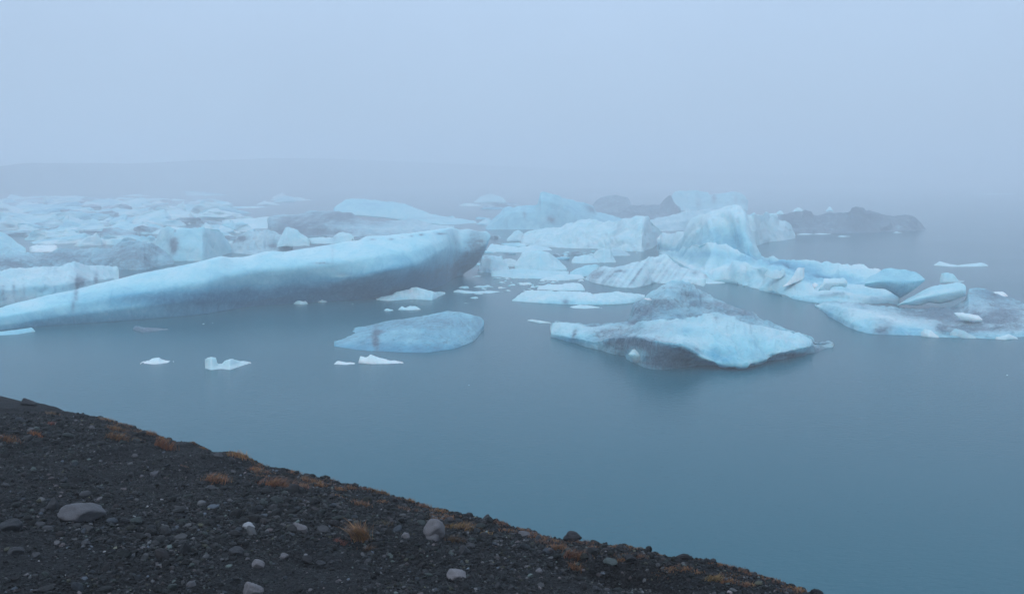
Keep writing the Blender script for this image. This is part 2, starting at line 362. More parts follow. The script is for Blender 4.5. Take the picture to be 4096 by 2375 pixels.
ice('iceberg', 'jagged bright white berg right of the tallest peak, by the brown dirty berg', BERG, ZD, '140,600 240,600 370,560 500,548 590,528', [(.15, '140,500 300,450 450,450 590,500'), (.5, '140,350 190,322 240,314 300,332 330,306 420,310 440,338 455,372 530,388 566,428 548,458 584,470 590,500')], 11,
    dirt_shade='455,362,16,12,1.1 545,458,8,8,.9', b0=.10, amp=.05)
ice('iceberg', 'flat brown-grey iceberg covered in grit at the far right of the ice', BERG, ZD, '430,484 590,486 870,490 1200,482 1400,474 1560,470 1675,458',
    [(.15, '430,420 590,440 870,440 1200,430 1560,430 1675,450'), (.5, '430,345 470,322 560,302 590,300 640,285 720,298 752,322 850,305 1035,296 1045,262 1100,250 1160,260 1172,292 1210,284 1240,300 1300,322 1400,330 1500,318 1560,340 1620,370 1650,410 1675,440')], 14,
    d0=1.05, dirt_shade='680,330,90,40,.4 1100,280,70,30,.4 1250,420,160,70,.3 500,450,90,40,-.2 1440,440,30,20,-.5', b0=.1, amp=.06, rnd=2)
for i_, (a, b, c) in enumerate([(600, 760, 494), (750, 885, 492), (940, 1045, 512), (1408, 1478, 480)]):
    ice('ice_floe', ['thin white ice sliver at the left foot of the brown-grey iceberg', 'thin white ice sliver touching the foot of the brown-grey iceberg near its middle', 'low white sliver floating clear in front of the brown-grey iceberg', 'tiny white floe at the right foot of the brown-grey iceberg'][i_], FLOE, ZD,
        f'{a},{c+4} {(a+b)/2},{c+6} {b},{c+3}', [(.5, f'{a},{c} {a*.7+b*.3},{c-9} {a*.4+b*.6},{c-5} {b},{c}')], 3, b0=.05)
for (x, y, w, h, lb) in [(610, 288, 90, 22, 'white snowy lump behind the left end of the brown-grey iceberg'), (872, 285, 60, 26, 'small white lump behind the middle of the brown-grey iceberg'), (455, 315, 80, 22, 'white lump between the jagged bright berg and the brown-grey iceberg')]:
    ice('ice_chunk', lb, CHUNK, ZD, f'{x-w/2},{y+26} {x+w/2},{y+26}', [(.5, f'{x-w/2},{y+10} {x-w*.2},{y-h*.6} {x},{y-h} {x+w*.3},{y-h*.6} {x+w/2},{y+10}')], 4, b0=.1, D=195)

# the tallest berg with its long tail
ZT = zoomer(1880, 600, 1.1372)
_w = pts(ZT, '858,480 930,530 1000,565 1080,603 1160,602 1300,634 1400,662 1500,684 1650,704 1800,712 1950,706')
_r1 = pts(ZT, '858,465 1000,535 1120,575 1200,572 1300,602 1400,640 1500,664 1650,690 1800,700 1950,696')
_r2 = pts(ZT, '858,455 1000,520 1060,545 1110,535 1190,506 1270,508 1360,535 1450,580 1600,628 1800,660 1950,680')
_r3 = pts(ZT, '858,450 1000,500 1060,520 1110,525 1190,508 1270,506 1360,530 1450,565 1600,610 1800,640 1950,660')
_g = pts(ZT, '858,440 930,452 1000,421 1060,408 1110,400 1160,412 1230,441 1300,473 1360,505 1450,545 1600,575 1800,605 1950,640')
_h2 = [(x, y + (34 if 2720 < x < 2985 else 3)) for x, y in _g]
_p = pts(ZT, '858,420 930,420 985,385 1060,360 1130,330 1190,300 1240,320 1262,370 1280,430 1305,474 1360,497 1400,508 1480,512 1700,530 1950,610')
_k = pts(ZT, '858,400 870,372 940,368 975,345 985,325 1000,300 1035,290 1060,285 1080,272 1110,262 1150,250 1185,240 1215,240 1245,260 1258,290 1262,330 1270,385 1290,440 1305,471 1350,490 1400,504 1480,507 1580,514 1640,520 1700,522 1740,532 1790,530 1860,548 1950,600')
ice('iceberg', 'tallest pale blue iceberg with a rounded peak and a long low tail to the right', BERG, ZC, _w, [(.04, _r1), (.12, _r2), (.2, _r3), (.34, _g), (.46, _h2), (.56, _p), (.72, _k)], 36,
    dirt_shade='1680,650,40,60,.7 1720,560,20,40,.2', blue='2050,720,260,40,.4 2500,760,160,34,.4 2750,800,200,40,.4 3000,850,260,60,.5 3150,950,300,40,.45 2560,900,120,24,.2 2150,520,120,60,.2 2400,560,60,90,.25', b0=.14, amp=.065, rnd=1, ridge=.6, rb=[.25, .1, -.12, .15, -.1, .4, -.05, -.12])

ice('ice_block', 'big smooth turquoise block tilted on its point at the end of the long tail', CHUNK, ZD, '1165,932 1230,955 1330,962 1385,992 1465,1046 1520,1010 1620,932 1668,885',
    [(-.15, '1165,905 1260,885 1370,880 1480,890 1600,880 1668,870'), (.5, '1165,895 1200,850 1260,815 1310,780 1370,770 1500,780 1580,800 1640,835 1668,862')], 4, D=80.2, blue='1450,990,110,60,.35', b0=.36, amp=.02, rnd=4, ridge=.2)
ice('ice_block', 'pale cyan sloping block right of the turquoise one, wider at its right end', CHUNK, ZD, '1440,1092 1530,1088 1560,1102 1640,1106 1700,1078 1780,1092 1900,1070 2012,1016',
    [(-.1, '1440,1080 1620,1020 1800,985 1950,960 2012,960'), (.5, '1440,1086 1530,1030 1620,980 1740,915 1850,905 1950,890 2000,903 2012,935')], 3.4, D=77.5, b0=.18, amp=.025, rnd=4, ridge=.2)
ice('ice_block', 'small pale block peeking out behind the sloping cyan block', CHUNK, ZD, '1793,915 1950,905 2000,890', [(.5, '1793,870 1800,816 1850,808 1905,820 1930,850 1945,880 2000,884')], 2.5, D=89, b0=.16, amp=.03)
ice('ice_chunk', 'white snowy lump with a notch on the blue tail of the tallest berg', CHUNK, ZD, '780,975 880,982 892,948 970,940 1005,956 1020,930', [(-.1, '780,950 840,900 1000,900 1020,905'), (.5, '780,962 805,915 820,900 806,866 812,852 845,852 870,858 900,848 1000,852 1020,880')], 1.6, D=84.3, b0=-.02, amp=.05)
ice('ice_chunk', 'tiny white diamond of ice left of the notched snowy lump', CHUNK, ZD, '725,918 748,962 780,918', [(.5, '725,910 750,890 780,912')],   .8, D=84.5, b0=-.13, amp=.04)
ice('ice_chunk', 'narrow slanting white splinter standing on the blue tail', CHUNK, ZD, '483,934 530,926 600,905 645,895 660,860', [(.5, '483,925 520,900 560,842 598,772 625,765 662,772')], 1.2, D=89, b0=-.13, amp=.04)
ice('ice_chunk', 'rounded white patch of ice on the tail, left of the slanting splinter', CHUNK, ZD, '332,840 400,882 460,876 502,835', [(.5, '332,825 350,790 380,800 430,785 460,800 495,775 502,815')], 1.2, D=91, b0=.08, amp=.05)
ice('ice_floe', 'small pale floe below the notched snowy lump', FLOE, ZD, '1092,1056 1198,1056', [(.5, '1092,1036 1100,1020 1195,1018 1198,1040')], 1.2, b0=.1)
ice('ice_floe', 'faint small floe at the water below the narrow splinter', FLOE, ZD, '612,1034 705,1034', [(.5, '612,1024 650,1008 700,1018 705,1028')], 1., b0=.12)
ice('ice_floe', 'long thin white floe alone on the water beyond the turquoise block', FLOE, ZD, '1745,756 1830,762 1900,770 2100,767 2198,760', [(.5, '1745,748 1770,730 1790,715 1850,735 1940,757 2000,746 2130,730 2170,738 2198,755')], 3.5, b0=.05, amp=.04)
ice('ice_floe', 'very faint low strip of ice in the mist at the far right', FLOE, ZD, '2080,162 2420,163', [(.5, '2080,158 2200,152 2420,158')], 10, b0=.1)
ice('iceberg', 'faint far ice lump with a dark knob on the misty horizon at the right', BERG, ZD, '1420,46 1780,46', [(.5, '1420,44 1500,36 1680,34 1700,22 1730,24 1745,38 1780,44')], 24, d0=.8)

# front right berg
_w = pts(ZD, '752,1086 850,1170 950,1240 1080,1300 1250,1332 1400,1334 1640,1347 1780,1356 1950,1358 2300,1372 2440,1362 2600,1340 2760,1330')
_a = pts(ZD, '752,1082,.05 850,1130,.06 950,1180,.06 1080,1230,.06 1250,1270,.06 1400,1270,.06 1640,1300,.06 1950,1310,.06 2300,1320,.06 2760,1290,.06')
_b = pts(ZD, '752,1080,.25 830,1075,.25 950,1085,.25 1080,1115,.25 1250,1150,.25 1400,1190,.25 1640,1220,.25 1950,1230,.25 2300,1220,.25 2760,1200,.25')
_k = pts(ZD, '752,1078,.6 830,1058,.6 950,1048,.6 1080,1055,.6 1250,1085,.6 1400,1105,.6 1550,1125,.6 1700,1118,.6 1900,1105,.65 2000,1030,.8 2030,940,.85 2120,933,.9 2200,958,.9 2350,1010,.9 2500,1062,.9 2760,1120,.8')
ice('iceberg', 'low iceberg with a blue-white nose and a gritty grey back at the right edge', BERG, ZD, _w, [(.06, _a), (.25, _b), (.6, _k)], 17,
    dirt_shade='1330,1290,90,70,1.0 1720,1150,260,50,.95 2000,1220,300,80,.6 1150,1080,120,25,.4 2050,1290,260,50,.55 1800,1290,50,60,.6 2350,1150,300,100,.6 1000,1180,60,40,.15 2400,1270,200,70,.5 2200,1000,200,60,.45', blue='900,1130,110,60,.3 1500,1290,120,30,.3 2250,980,220,60,.3', b0=.12, amp=.07, rnd=2, rb=[.35, .1, -.1, .1], rd=[.2, 0, .1, .45])
ice('ice_chunk', 'oval white snowy lump on the gritty back of the right-edge iceberg', CHUNK, ZD, '1912,1160 1960,1232 2080,1246 2148,1228', [(-.1, '1912,1150 2000,1170 2148,1200'), (.5, '1912,1148 1940,1142 2000,1148 2060,1156 2120,1168 2148,1200')], 1.2, D=68.5, b0=-.13, amp=.04)
ice('ice_chunk', 'long pale lens of ice behind the oval snowy lump', CHUNK, ZD, '2018,1109 2100,1114 2255,1096', [(.5, '2018,1104 2100,1060 2200,1045 2240,1050 2262,1070')], 1.5, D=75, b0=.12, amp=.03)
ice('ice_chunk', 'small white lens of ice upper right of the sloping cyan block', CHUNK, ZD, '2200,1020 2240,1030 2330,1030 2360,1015', [(.5, '2200,1008 2240,972 2320,970 2345,985 2360,1005')], 1.5, D=82, b0=-.13, amp=.03)
ice('ice_chunk', 'white triangular tip at the front waterline of the right-edge iceberg', CHUNK, ZD, '2220,1368 2340,1378 2445,1368', [(.5, '2220,1362 2320,1340 2370,1318 2445,1360')], .9, b0=-.02, amp=.05)
ice('ice_chunk', 'pale pointed wedge at the waterline right of the dark stain on the right-edge berg', CHUNK, ZD, '1638,1345 1700,1356 1785,1358', [(.5, '1638,1310 1660,1280 1720,1290 1785,1350')], .9, b0=-.02, amp=.05)
ice('ice_chunk', 'pale streaked wedge low on the front of the right-edge berg, left of the triangular tip', CHUNK, ZD, '1880,1350 2000,1364 2095,1364', [(.5, '1880,1310 1920,1275 2000,1295 2095,1355')], .9, d0=.25, b0=.03, amp=.05)

# grey-streaked berg and pieces in front of the rugged one
_w = pts(ZC, '1005,958 1080,992 1200,1012 1300,1032 1430,1038 1550,1022 1640,990 1800,1000 2000,1000 2180,1000 2290,990')
ice('iceberg', 'slanting grey-striped iceberg in front of the rugged white one', BERG, ZC, _w,
    [(.1, '1005,950 1200,950 1430,960 1600,940 1800,930 2100,960 2290,985'), (.3, '1005,940 1060,920 1200,890 1430,880 1600,840 1800,850 2100,930 2290,980'), (.6, '1005,945 1060,890 1110,852 1190,830 1275,842 1300,832 1430,800 1560,762 1600,745 1640,752 1700,720 1740,712 1800,760 1860,830 1950,850 2010,868 2120,878 2145,930 2180,975 2290,978')], 11,
    dirt_shade='1110,910,90,80,.75,.4 1330,880,60,9,.8,1.2 1480,930,18,90,.65,.7 1250,920,14,60,.6,.9 1620,870,16,90,.4,.7 2020,890,40,30,.7 2120,920,25,30,.6 1750,900,100,60,.2', b0=.06, amp=.075, rnd=2, stripe=(22, .75, .32, 1100, 2100))
ice('ice_block', 'rounded pale dome of ice left of the grey-striped iceberg', CHUNK, ZC, '365,868 600,885 845,872', [(.15, '365,830 600,800 845,850'), (.5, '365,820 400,755 430,700 470,688 520,684 600,684 680,700 740,748 800,812 845,855')], 8, b0=.16, amp=.04)
ice('ice_block', 'low pale lump with a small left horn beside the tip of the long blue iceberg', CHUNK, ZC, '32,888 150,900 310,885', [(.2, '32,850 310,850'), (.5, '32,850 50,770 60,712 78,742 150,732 250,732 262,770 300,810 310,860')], 6, b0=.1, amp=.07, d0=.05)
ice('ice_block', 'long low white block behind the rounded pale dome', CHUNK, ZC, '105,705 400,712 705,690', [(.5, '105,690 130,640 155,625 250,642 400,660 500,645 540,634 620,655 680,668 705,682')], 8, b0=.12, amp=.07)
ice('ice_block', 'small grubby lump between the left-horned lump and the pale dome', CHUNK, ZC, '245,835 400,845', [(.5, '245,800 270,765 330,762 380,780 400,820')], 4, b0=.05, d0=.3, amp=.07)
ice('ice_block', 'small lumpy pale block right of the rounded dome', CHUNK, ZC, '885,806 1000,812 1145,806', [(.5, '885,785 910,742 945,738 1000,724 1060,732 1110,768 1145,798')], 5, b0=.12, amp=.07)
ice('ice_block', 'pale block with a flat top right behind the small lumpy one', CHUNK, ZC, '1070,790 1180,806 1290,800', [(.5, '1070,735 1110,690 1180,670 1245,680 1262,735 1290,785')], 5, b0=.14, amp=.06)
ice('ice_block', 'grey rounded lump behind the flat-topped pale block', CHUNK, ZC, '1200,745 1420,742', [(.5, '1200,700 1225,678 1270,668 1340,680 1420,725')], 5, b0=.16, d0=.35, amp=.06)
ice('ice_block', 'bluish low wedge touching the left side of the grey-striped iceberg', CHUNK, ZC, '870,925 960,935 1050,925', [(.5, '870,890 930,852 1030,820 1100,816 1145,822')], 5, b0=.25, amp=.05)
ice('ice_floe', 'thin bright tongue of ice left of the grey-striped iceberg', FLOE, ZC, '600,965 760,972 900,962 1004,952', [(.5, '600,955 680,930 760,910 860,906 950,910 985,920 1004,940')], 4, b0=.05, amp=.06)
ice('ice_floe', 'wide low bank of pale ice at the foot of the rounded dome', FLOE, ZC, '150,930 400,950 640,955 860,905', [(.5, '150,890 300,862 460,858 640,880 860,880')], 7, b0=.18, amp=.08)
ice('ice_block', 'humped white block sitting behind the long pale ice bar', CHUNK, ZC, '570,1052 800,1062 1006,1062', [(.5, '570,1035 600,1020 660,1004 790,1002 815,990 860,986 940,985 980,1002 1004,1040')], 4, b0=.06, amp=.07)
ice('ice_floe', 'long pale ice bar reaching right to the grey dome berg', FLOE, ZC, '340,1155 540,1172 800,1186 1100,1192 1300,1188 1470,1172 1556,1130',
    [(.15, '340,1140 540,1120 800,1130 1100,1140 1470,1130 1556,1115'), (.5, '340,1145 430,1075 470,1052 580,1054 700,1060 1000,1068 1060,1074 1082,1092 1150,1084 1250,1074 1300,1064 1400,1080 1556,1094')], 6, dirt_shade='830,1160,34,26,.8', blue='900,1170,500,18,.25', b0=.08, amp=.09)
ice('ice_floe', 'thin white floe in front of the long pale ice bar', FLOE, ZC, '820,1222 1000,1230 1165,1224', [(.5, '820,1218 900,1200 960,1186 1000,1188 1060,1198 1165,1218')], 2.4, b0=.02, amp=.08)

# the wedge berg in front
_w = pts(ZE, '286,735 400,776 600,830 750,874 870,892 905,945 1010,984 1160,990 1270,976 1380,950 1560,956 1730,966 1900,925 2050,905 2150,888 2300,850 2395,815')
_l = pts(ZE, '286,715,0 400,740,0 600,775,-.01 700,745,.0 940,742,.02 1040,757,.0 1150,772,-.03 1280,800,-.08 1330,832,-.10 1400,890,-.10 1560,948,-.08 1730,958,-.08 1900,908,-.08 1930,880,-.08 2130,830,-.06 2235,803,-.02 2250,815,.05 2395,806,.05')
_m = pts(ZE, '286,690,.06 400,700,.06 600,735,.06 700,728,.1 940,722,.14 1150,735,.1 1280,760,.04 1400,800,.0 1560,850,.0 1730,850,.0 1900,820,.0 2130,780,.02 2235,780,.06 2250,806,.08 2395,800,.08')
_f = pts(ZE, '286,642,.22 320,622,.22 420,632,.22 520,642,.24 650,652,.24 750,650,.28 850,635,.3 980,616,.32 1100,603,.32 1200,598,.32 1300,590,.32 1490,546,.32 1600,556,.32 1700,590,.3 1850,640,.28 2000,680,.26 2120,710,.24 2232,745,.2 2250,795,.12 2395,788,.1')
_g = [(x, y + (16 if x > 2840 else 4 if x > 2560 else -1), f + .08) for x, y, f in _f]
_k = pts(ZE, '286,640,.3 320,620,.3 520,640,.35 750,648,.4 868,630,.5 884,570,.6 892,520,.64 905,492,.66 980,440,.7 1060,380,.72 1150,320,.75 1200,310,.75 1240,309,.75 1330,322,.75 1380,345,.75 1450,392,.75 1540,450,.74 1640,490,.72 1760,530,.7 1850,590,.62 1950,645,.5 2010,681,.36 2120,708,.3 2232,743,.26 2250,793,.16 2395,786,.14')
ice('iceberg', 'large front iceberg with a gritty grey dome behind a pale blue overhanging wedge', BERG, ZE, _w, [(0, _l), (.06, _m), (.28, _f), (.34, _g), (.7, _k)], 17,
    dirt_shade='1250,330,160,20,-.2 900,690,300,34,.5 1100,500,200,40,.3 950,560,120,60,.5 1500,500,200,22,.5,-2.6 1700,560,160,30,.55,-2 700,700,130,45,.35 800,760,180,40,.85 1000,800,160,50,.9 1200,840,150,60,.85 1100,930,170,60,.7 1250,920,120,60,.7 750,820,110,50,.7 1380,860,40,40,.3 460,720,18,40,.8,.3 1150,640,100,20,.4 850,640,90,18,.6 2300,820,90,60,.8 2100,880,160,22,1 1520,600,30,20,.5 1350,430,120,30,.3,-2',  # blobs below the lip make the underside darker
    blue='1750,830,300,100,.16 1600,900,160,60,.2 1300,690,60,40,.25 500,760,200,40,.22 1000,560,200,80,.15 1500,860,60,60,.2', b0=.14, amp=.055, rnd=1, ridge=.55, jag=1.5, rd=[.25, .05, 0, .12, .62, .5], rb=[.3, .1, 0, 0, .15, .1])
ice('ice_chunk', 'glassy white rounded knob under the overhang of the front wedge iceberg', CHUNK, ZE, '865,885 905,945 960,968 985,960', [(-.2, '865,870 900,870 985,880'), (.5, '865,868 890,838 920,824 950,828 985,862')], 1.2, D=55.6, b0=.12, dirt_shade='960,880,16,60,.4', amp=.08)
ice('ice_chunk', 'small white oval pellet on the left shoulder of the grey dome', CHUNK, ZE, '975,462 1010,475 1042,472', [(.5, '975,456 995,449 1020,450 1042,466')], .7, D=63.5, b0=-.13, amp=.03)
ice('ice_chunk', 'squarish pale block behind the crest of the grey dome', CHUNK, ZE, '1318,345 1430,378 1442,352', [(.5, '1318,318 1340,298 1380,302 1442,309')], 1.6, D=69.5, b0=.08, amp=.03)
ice('ice_floe', 'thin white sliver floating off the left tip of the front wedge iceberg', FLOE, ZE, '114,622 200,641 286,640', [(.5, '114,612 150,605 200,615 286,632')], .8, b0=-.02, amp=.05)

# middle water
ice('iceberg', 'half-sunken teal berg with a brown stain, alone in the middle water', BERG, ZF, '1645,350 1700,362 1800,374 2000,382 2100,384 2250,362 2345,322 2382,260',
    [(.1, '1645,335 1800,340 2000,335 2250,310 2345,290 2382,240'), (.3, '1645,328 1750,300 1900,275 2100,250 2250,245 2340,260 2382,228'), (.6, '1645,326 1700,300 1780,275 1850,260 1960,232 2060,211 2140,190 2200,178 2260,178 2320,194 2368,208 2382,222')], 13,
    dirt_shade='1850,320,17,55,.75 1865,280,24,9,.7 1750,300,100,24,.1 2000,230,300,30,.2', d0=.46, blue='2000,365,400,26,.35', b0=.46, amp=.03, rnd=3, rough=.8)
ice('ice_floe', 'low white floe with a peaked middle, leftmost of the three near the front', FLOE, ZF, '690,438 760,442 825,436 856,428', [(.5, '690,432 735,420 752,408 785,405 800,416 830,421 856,424')], 1.6, b0=-.13, amp=.1)
ice('ice_floe', 'bright white floe shaped like two teeth with a notch between them', FLOE, ZF, '1009,460 1040,469 1090,463 1130,469 1180,452 1236,436', [(.3, '1009,440 1060,452 1090,450 1236,434'), (.5, '1009,408 1022,400 1040,396 1062,402 1066,412 1052,424 1052,433 1080,438 1096,440 1102,420 1120,414 1145,411 1160,420 1200,422 1236,430')], 1.5, b0=-.02, amp=.05)
ice('ice_floe', 'white floe with a steep double peak below the half-sunken teal berg', FLOE, ZF, '1765,434 1830,440 1985,436', [(.5, '1765,425 1771,394 1792,402 1806,402 1822,389 1850,398 1875,408 1930,420 1985,430')], 1.3, b0=-.13, amp=.06)
ice('ice_floe', 'flat white sliver at the left of the double-peaked floe', FLOE, ZF, '1645,440 1700,445 1765,441 1812,438', [(.5, '1645,434 1662,420 1700,427 1760,433 1812,432')], 1.2, b0=-.13, amp=.06)
ice('ice_floe', 'dim submerged ice tongue below the left end of the long blue iceberg', FLOE, ZA, '-120,1350 0,1342 150,1334 290,1308', [(.5, '-120,1330 0,1310 120,1292 200,1280 265,1268 292,1298')], 1.6, b0=.3, amp=.05)
ice('ice_floe', 'rusty brown lump of dirty ice barely awash below the long blue iceberg', FLOE, ZF, '654,268 700,284 745,280 830,270', [(.5, '654,262 665,246 690,252 720,258 780,261 830,266')], 1.4, d0=1.1, amp=.08)
ice('ice_floe', 'jagged pale floe in front of the undercut tip of the long blue iceberg', FLOE, ZB, '1055,1042 1150,1052 1350,1038 1530,1048 1630,990', [(.5, '1055,1026 1190,996 1215,970 1250,960 1330,948 1345,932 1400,930 1450,940 1540,965 1630,980')], 3, b0=.12, amp=.08)
ice('ice_floe', 'thin pale floe right of the jagged one off the tip of the long blue iceberg', FLOE, ZB, '1698,978 1800,992 2000,992 2110,976', [(.5, '1698,968 1735,954 1800,964 1900,970 2000,965 2110,972')], 2.4, b0=.12, amp=.08)
for (x0, x1, y, h, lb) in [(1115, 1200, 1135, 26, 'bright small crumb of ice below the jagged pale floe'), (1235, 1425, 1128, 42, 'glassy half-melted slab of ice below the jagged pale floe'), (855, 1125, 1080, 14, 'thin broken line of slush left of the jagged pale floe'),
                           (365, 485, 1078, 34, 'rounded dull floe under the belly of the long blue iceberg'), (556, 645, 1062, 36, 'blocky small floe right of the rounded dull one under the long blue iceberg'), (1838, 1905, 1030, 18, 'tiny bright crumb right below the thin pale floe'),
                           (1790, 1822, 1074, 10, 'tiny speck of ice nearest the half-sunken teal berg'), (1865, 2030, 940, 30, 'ragged small floe above the thin pale floe'), (1740, 1830, 945, 22, 'crumbled small floe left of the ragged one')]:
    sp = RNG.uniform(.5, 1, 5)
    ice('ice_floe', lb, FLOE, ZB, f'{x0},{y-2} {(x0+x1)/2},{y+3} {x1},{y-2}', [(.5, f'{x0},{y-6} ' + ' '.join(f'{x0+(x1-x0)*(k+1)/6:.0f},{y-h*sp[k]:.0f}' for k in range(5)) + f' {x1},{y-5}')], max(1., (x1 - x0) * .008), b0=.15, d0=.0, amp=.1)

# left-hand pack: named bodies
ice('iceberg', 'pale ice shelf with dark vertical soot streaks behind the left end of the long berg', BERG, ZA, '-260,1130 0,1100 600,1010 900,915 990,880',
    [(.08, '-260,980 0,960 600,900 900,860 990,860'), (.25, '-260,920 0,905 300,850 600,830 900,840 990,830'), (.6, '-260,810 0,797 50,785 280,765 470,765 560,736 620,718 680,730 760,740 870,755 975,764 990,790')], 12,
    dirt_shade='645,900,24,60,1.1 685,890,30,50,.9 740,870,24,50,.4 800,870,20,55,.9 20,960,34,60,.6 115,950,16,50,.7 160,960,50,40,.3 60,1040,120,30,.5 200,950,14,50,.4 470,800,60,40,.15', blue='400,960,300,50,.3', b0=.08, amp=.05, rnd=2)
ice('iceberg', 'dark grey ash-covered ridge of crushed ice above the soot-streaked shelf', BERG, ZA, '-200,800 0,795 300,775 600,760 980,790 1200,800 1300,770 1450,740',
    [(.15, '-200,740 0,730 600,690 980,690 1200,690 1450,720'), (.6, '-200,640 0,600 60,590 150,615 200,632 380,650 480,602 620,610 700,598 780,590 930,600 1000,556 1080,548 1150,548 1300,566 1380,620 1430,688 1450,712')], 12,
    d0=.55, dirt_shade='1100,690,260,90,.35 500,690,200,60,.35 50,740,200,40,.4 1350,700,80,40,-.4 130,640,150,30,-.4', b0=.3, amp=.09, rnd=2)
ice('iceberg', 'pale smooth slope of ice at the left edge above the dark ash ridge', BERG, ZA, '-200,650 0,655 215,650', [(.3, '-200,560 0,560 215,630'), (.6, '-200,500 0,468 50,485 110,530 160,570 215,610')], 8, b0=.3, amp=.03)
ice('ice_block', 'small bright white block lodged over the dark ash ridge near the left', CHUNK, ZA, '245,655 480,655', [(.3, '245,620 480,620'), (.6, '245,605 262,590 300,580 400,578 475,580 480,600')], 5, b0=-.13, D=127, amp=.04)
ice('iceberg', 'bluish block with a dark oval stain in the left-hand pack', BERG, ZA, '1270,690 1450,720 1700,718 1930,650', [(.15, '1270,640 1500,600 1930,620'), (.5, '1270,600 1300,540 1340,455 1400,432 1500,438 1650,430 1750,434 1830,440 1880,500 1930,600')], 10,
    dirt_shade='1450,570,45,60,1.0 1462,465,10,10,1.1 1450,640,35,40,.5 1850,600,60,40,.3', b0=.26, amp=.05)
ice('iceberg', 'flat-topped white berg with a curved right end in the left-hand pack', BERG, ZA, '1850,445 2080,448 2330,448', [(.2, '1850,420 2330,430'), (.6, '1850,378 1900,368 2000,360 2150,352 2247,340 2275,372 2310,400 2330,435')], 14, b0=.06, amp=.03)
ice('iceberg', 'grubby grey hummock with dark pits left of the small cone of ice', BERG, ZA, '1880,650 2100,668 2440,650', [(.2, '1880,620 2440,610'), (.6, '1880,575 1940,540 1990,492 2080,472 2200,450 2296,468 2380,500 2440,560')], 10,
    d0=.38, dirt_shade='2020,530,40,25,.8 1955,545,16,14,.8 2280,590,40,30,.6 2130,500,90,14,-.3', b0=.12, amp=.10, rnd=2)
ice('iceberg', 'large brown-stained berg with a dark flank behind the middle of the long blue one', BERG, ZB, '150,500 400,518 900,518 1200,505 1700,480',
    [(.08, '150,470 400,490 900,485 1700,460'), (.2, '150,400 400,410 700,400 900,430 1200,440 1700,440'), (.6, '150,350 180,328 260,324 400,322 500,278 640,284 750,290 850,308 950,368 1100,378 1200,368 1370,364 1450,395 1700,420')], 22, rd=[.35, .3, .1, .1],
    dirt_shade='350,410,180,70,.8 700,360,240,60,.8 520,480,300,40,.6 1100,400,200,30,.35 800,330,160,30,.4', d0=.18, b0=.15, amp=.06)
ice('iceberg', 'long pale blue berg sloping down to the right behind the brown-stained one', BERG, ZB, '700,330 1300,400 2010,470', [(.2, '700,290 1100,270 1400,330 2010,465'), (.6, '700,270 760,225 800,196 870,190 950,190 1040,200 1130,214 1300,238 1400,275 1500,318 1700,358 1880,382 1930,428 2010,462')], 24, D=215, b0=.26, blue='1050,250,250,30,.2', d0=.03, dirt_shade='1500,360,260,10,.3', amp=.03)
ice('ice_block', 'small pointed cone of pale ice standing behind the long blue iceberg', CHUNK, ZB, '225,610 350,618 500,600', [(.2, '225,580 300,500 500,570'), (.5, '225,570 250,520 280,450 300,424 320,420 380,444 440,488 500,530')], 6, b0=.16, amp=.05, D=136)
ice('ice_block', 'low white lump with a rounded top right of the small cone', CHUNK, ZB, '490,590 700,592 872,560', [(.2, '490,550 872,540'), (.5, '490,522 600,511 690,516 720,488 760,470 830,479 865,508 872,540')], 6, b0=.12, amp=.05, dirt_shade='700,530,30,25,.5', D=137)
ice('ice_block', 'small brown gritty block right of the rounded lump behind the long berg', CHUNK, ZB, '855,550 965,550', [(.5, '855,526 900,516 950,518 965,530')], 4, d0=.9, amp=.06, D=137)

# left-hand pack and brash: blocks too alike to tell apart
def ico(sub):
    import bmesh
    bm = bmesh.new(); bmesh.ops.create_icosphere(bm, subdivisions=sub, radius=1)
    V = np.array([v.co[:] for v in bm.verts]); Fc = np.array([[v.index for v in f.verts] for f in bm.faces]); bm.free(); return V, Fc
ICO5, ICO4, ICO3, ICO2, ICO1, = ico(5), ico(4), ico(3), ico(2), ico(1)
def chunk_data(seed, d0, b0):
    V, Fc = ICO5; r = np.random.default_rng(seed); P = V.copy()
    for k in range(15):                                             # broken planes
        n = r.normal(size=3); n[2] = abs(n[2]) * .8; n /= np.linalg.norm(n); c = r.uniform(.38, .85)
        dd = P @ n - c; P -= np.where(dd > 0, dd, 0)[:, None] * n
    P *= (1.15 + .30 * fbm(P * 2.0, seed, 6, .6) + .14 * fbm(P * 3, seed + 1, 4, .55, True))[:, None]
    dirt_shade = np.clip(d0 + .9 * fbm(P * 1.7 + 4, seed + 5, 4), 0, 1.1) * (1 if d0 > 0 else 0)
    blue = np.clip(b0 + .5 * fbm(P * 1.2, seed + 6, 3), 0, 1)
    return P, Fc, dirt_shade, blue
kinds = [('pale lumpy block of ice among many in the misty left-hand pack', 'pale blocks of the left-hand pack', 0, .12),
         ('bluish lumpy block of ice among many in the misty left-hand pack', 'bluish blocks of the left-hand pack', 0, .34),
         ('dirty grey lumpy block of ice among many in the misty left-hand pack', 'dirty blocks of the left-hand pack', .75, .15)]
protos = []
for k, (lb, gr, d0, b0) in enumerate(kinds):
    for j in range(4):
        P, Fc, di, bl = chunk_data(100 + 10 * k + j, d0, b0)
        o = mesh_obj('ice_block', P, Fc, ICE, attrs={'dirt_shade': di, 'blue': bl}); tag(o, lb, CHUNK, gr); protos.append([o, False, k])
def put_block(k, x, y, w, d, h, z=0.):
    pr = protos[k]; o = pr[0]
    if pr[1]: o = o.copy(); C.objects.link(o)
    pr[1] = True; o.location = (x, y, z); o.scale = (w / 2, d / 2, h); o.rotation_euler = (random.uniform(-.12, .12), random.uniform(-.12, .12), random.uniform(0, 6.28))
    return o
cnt = 0
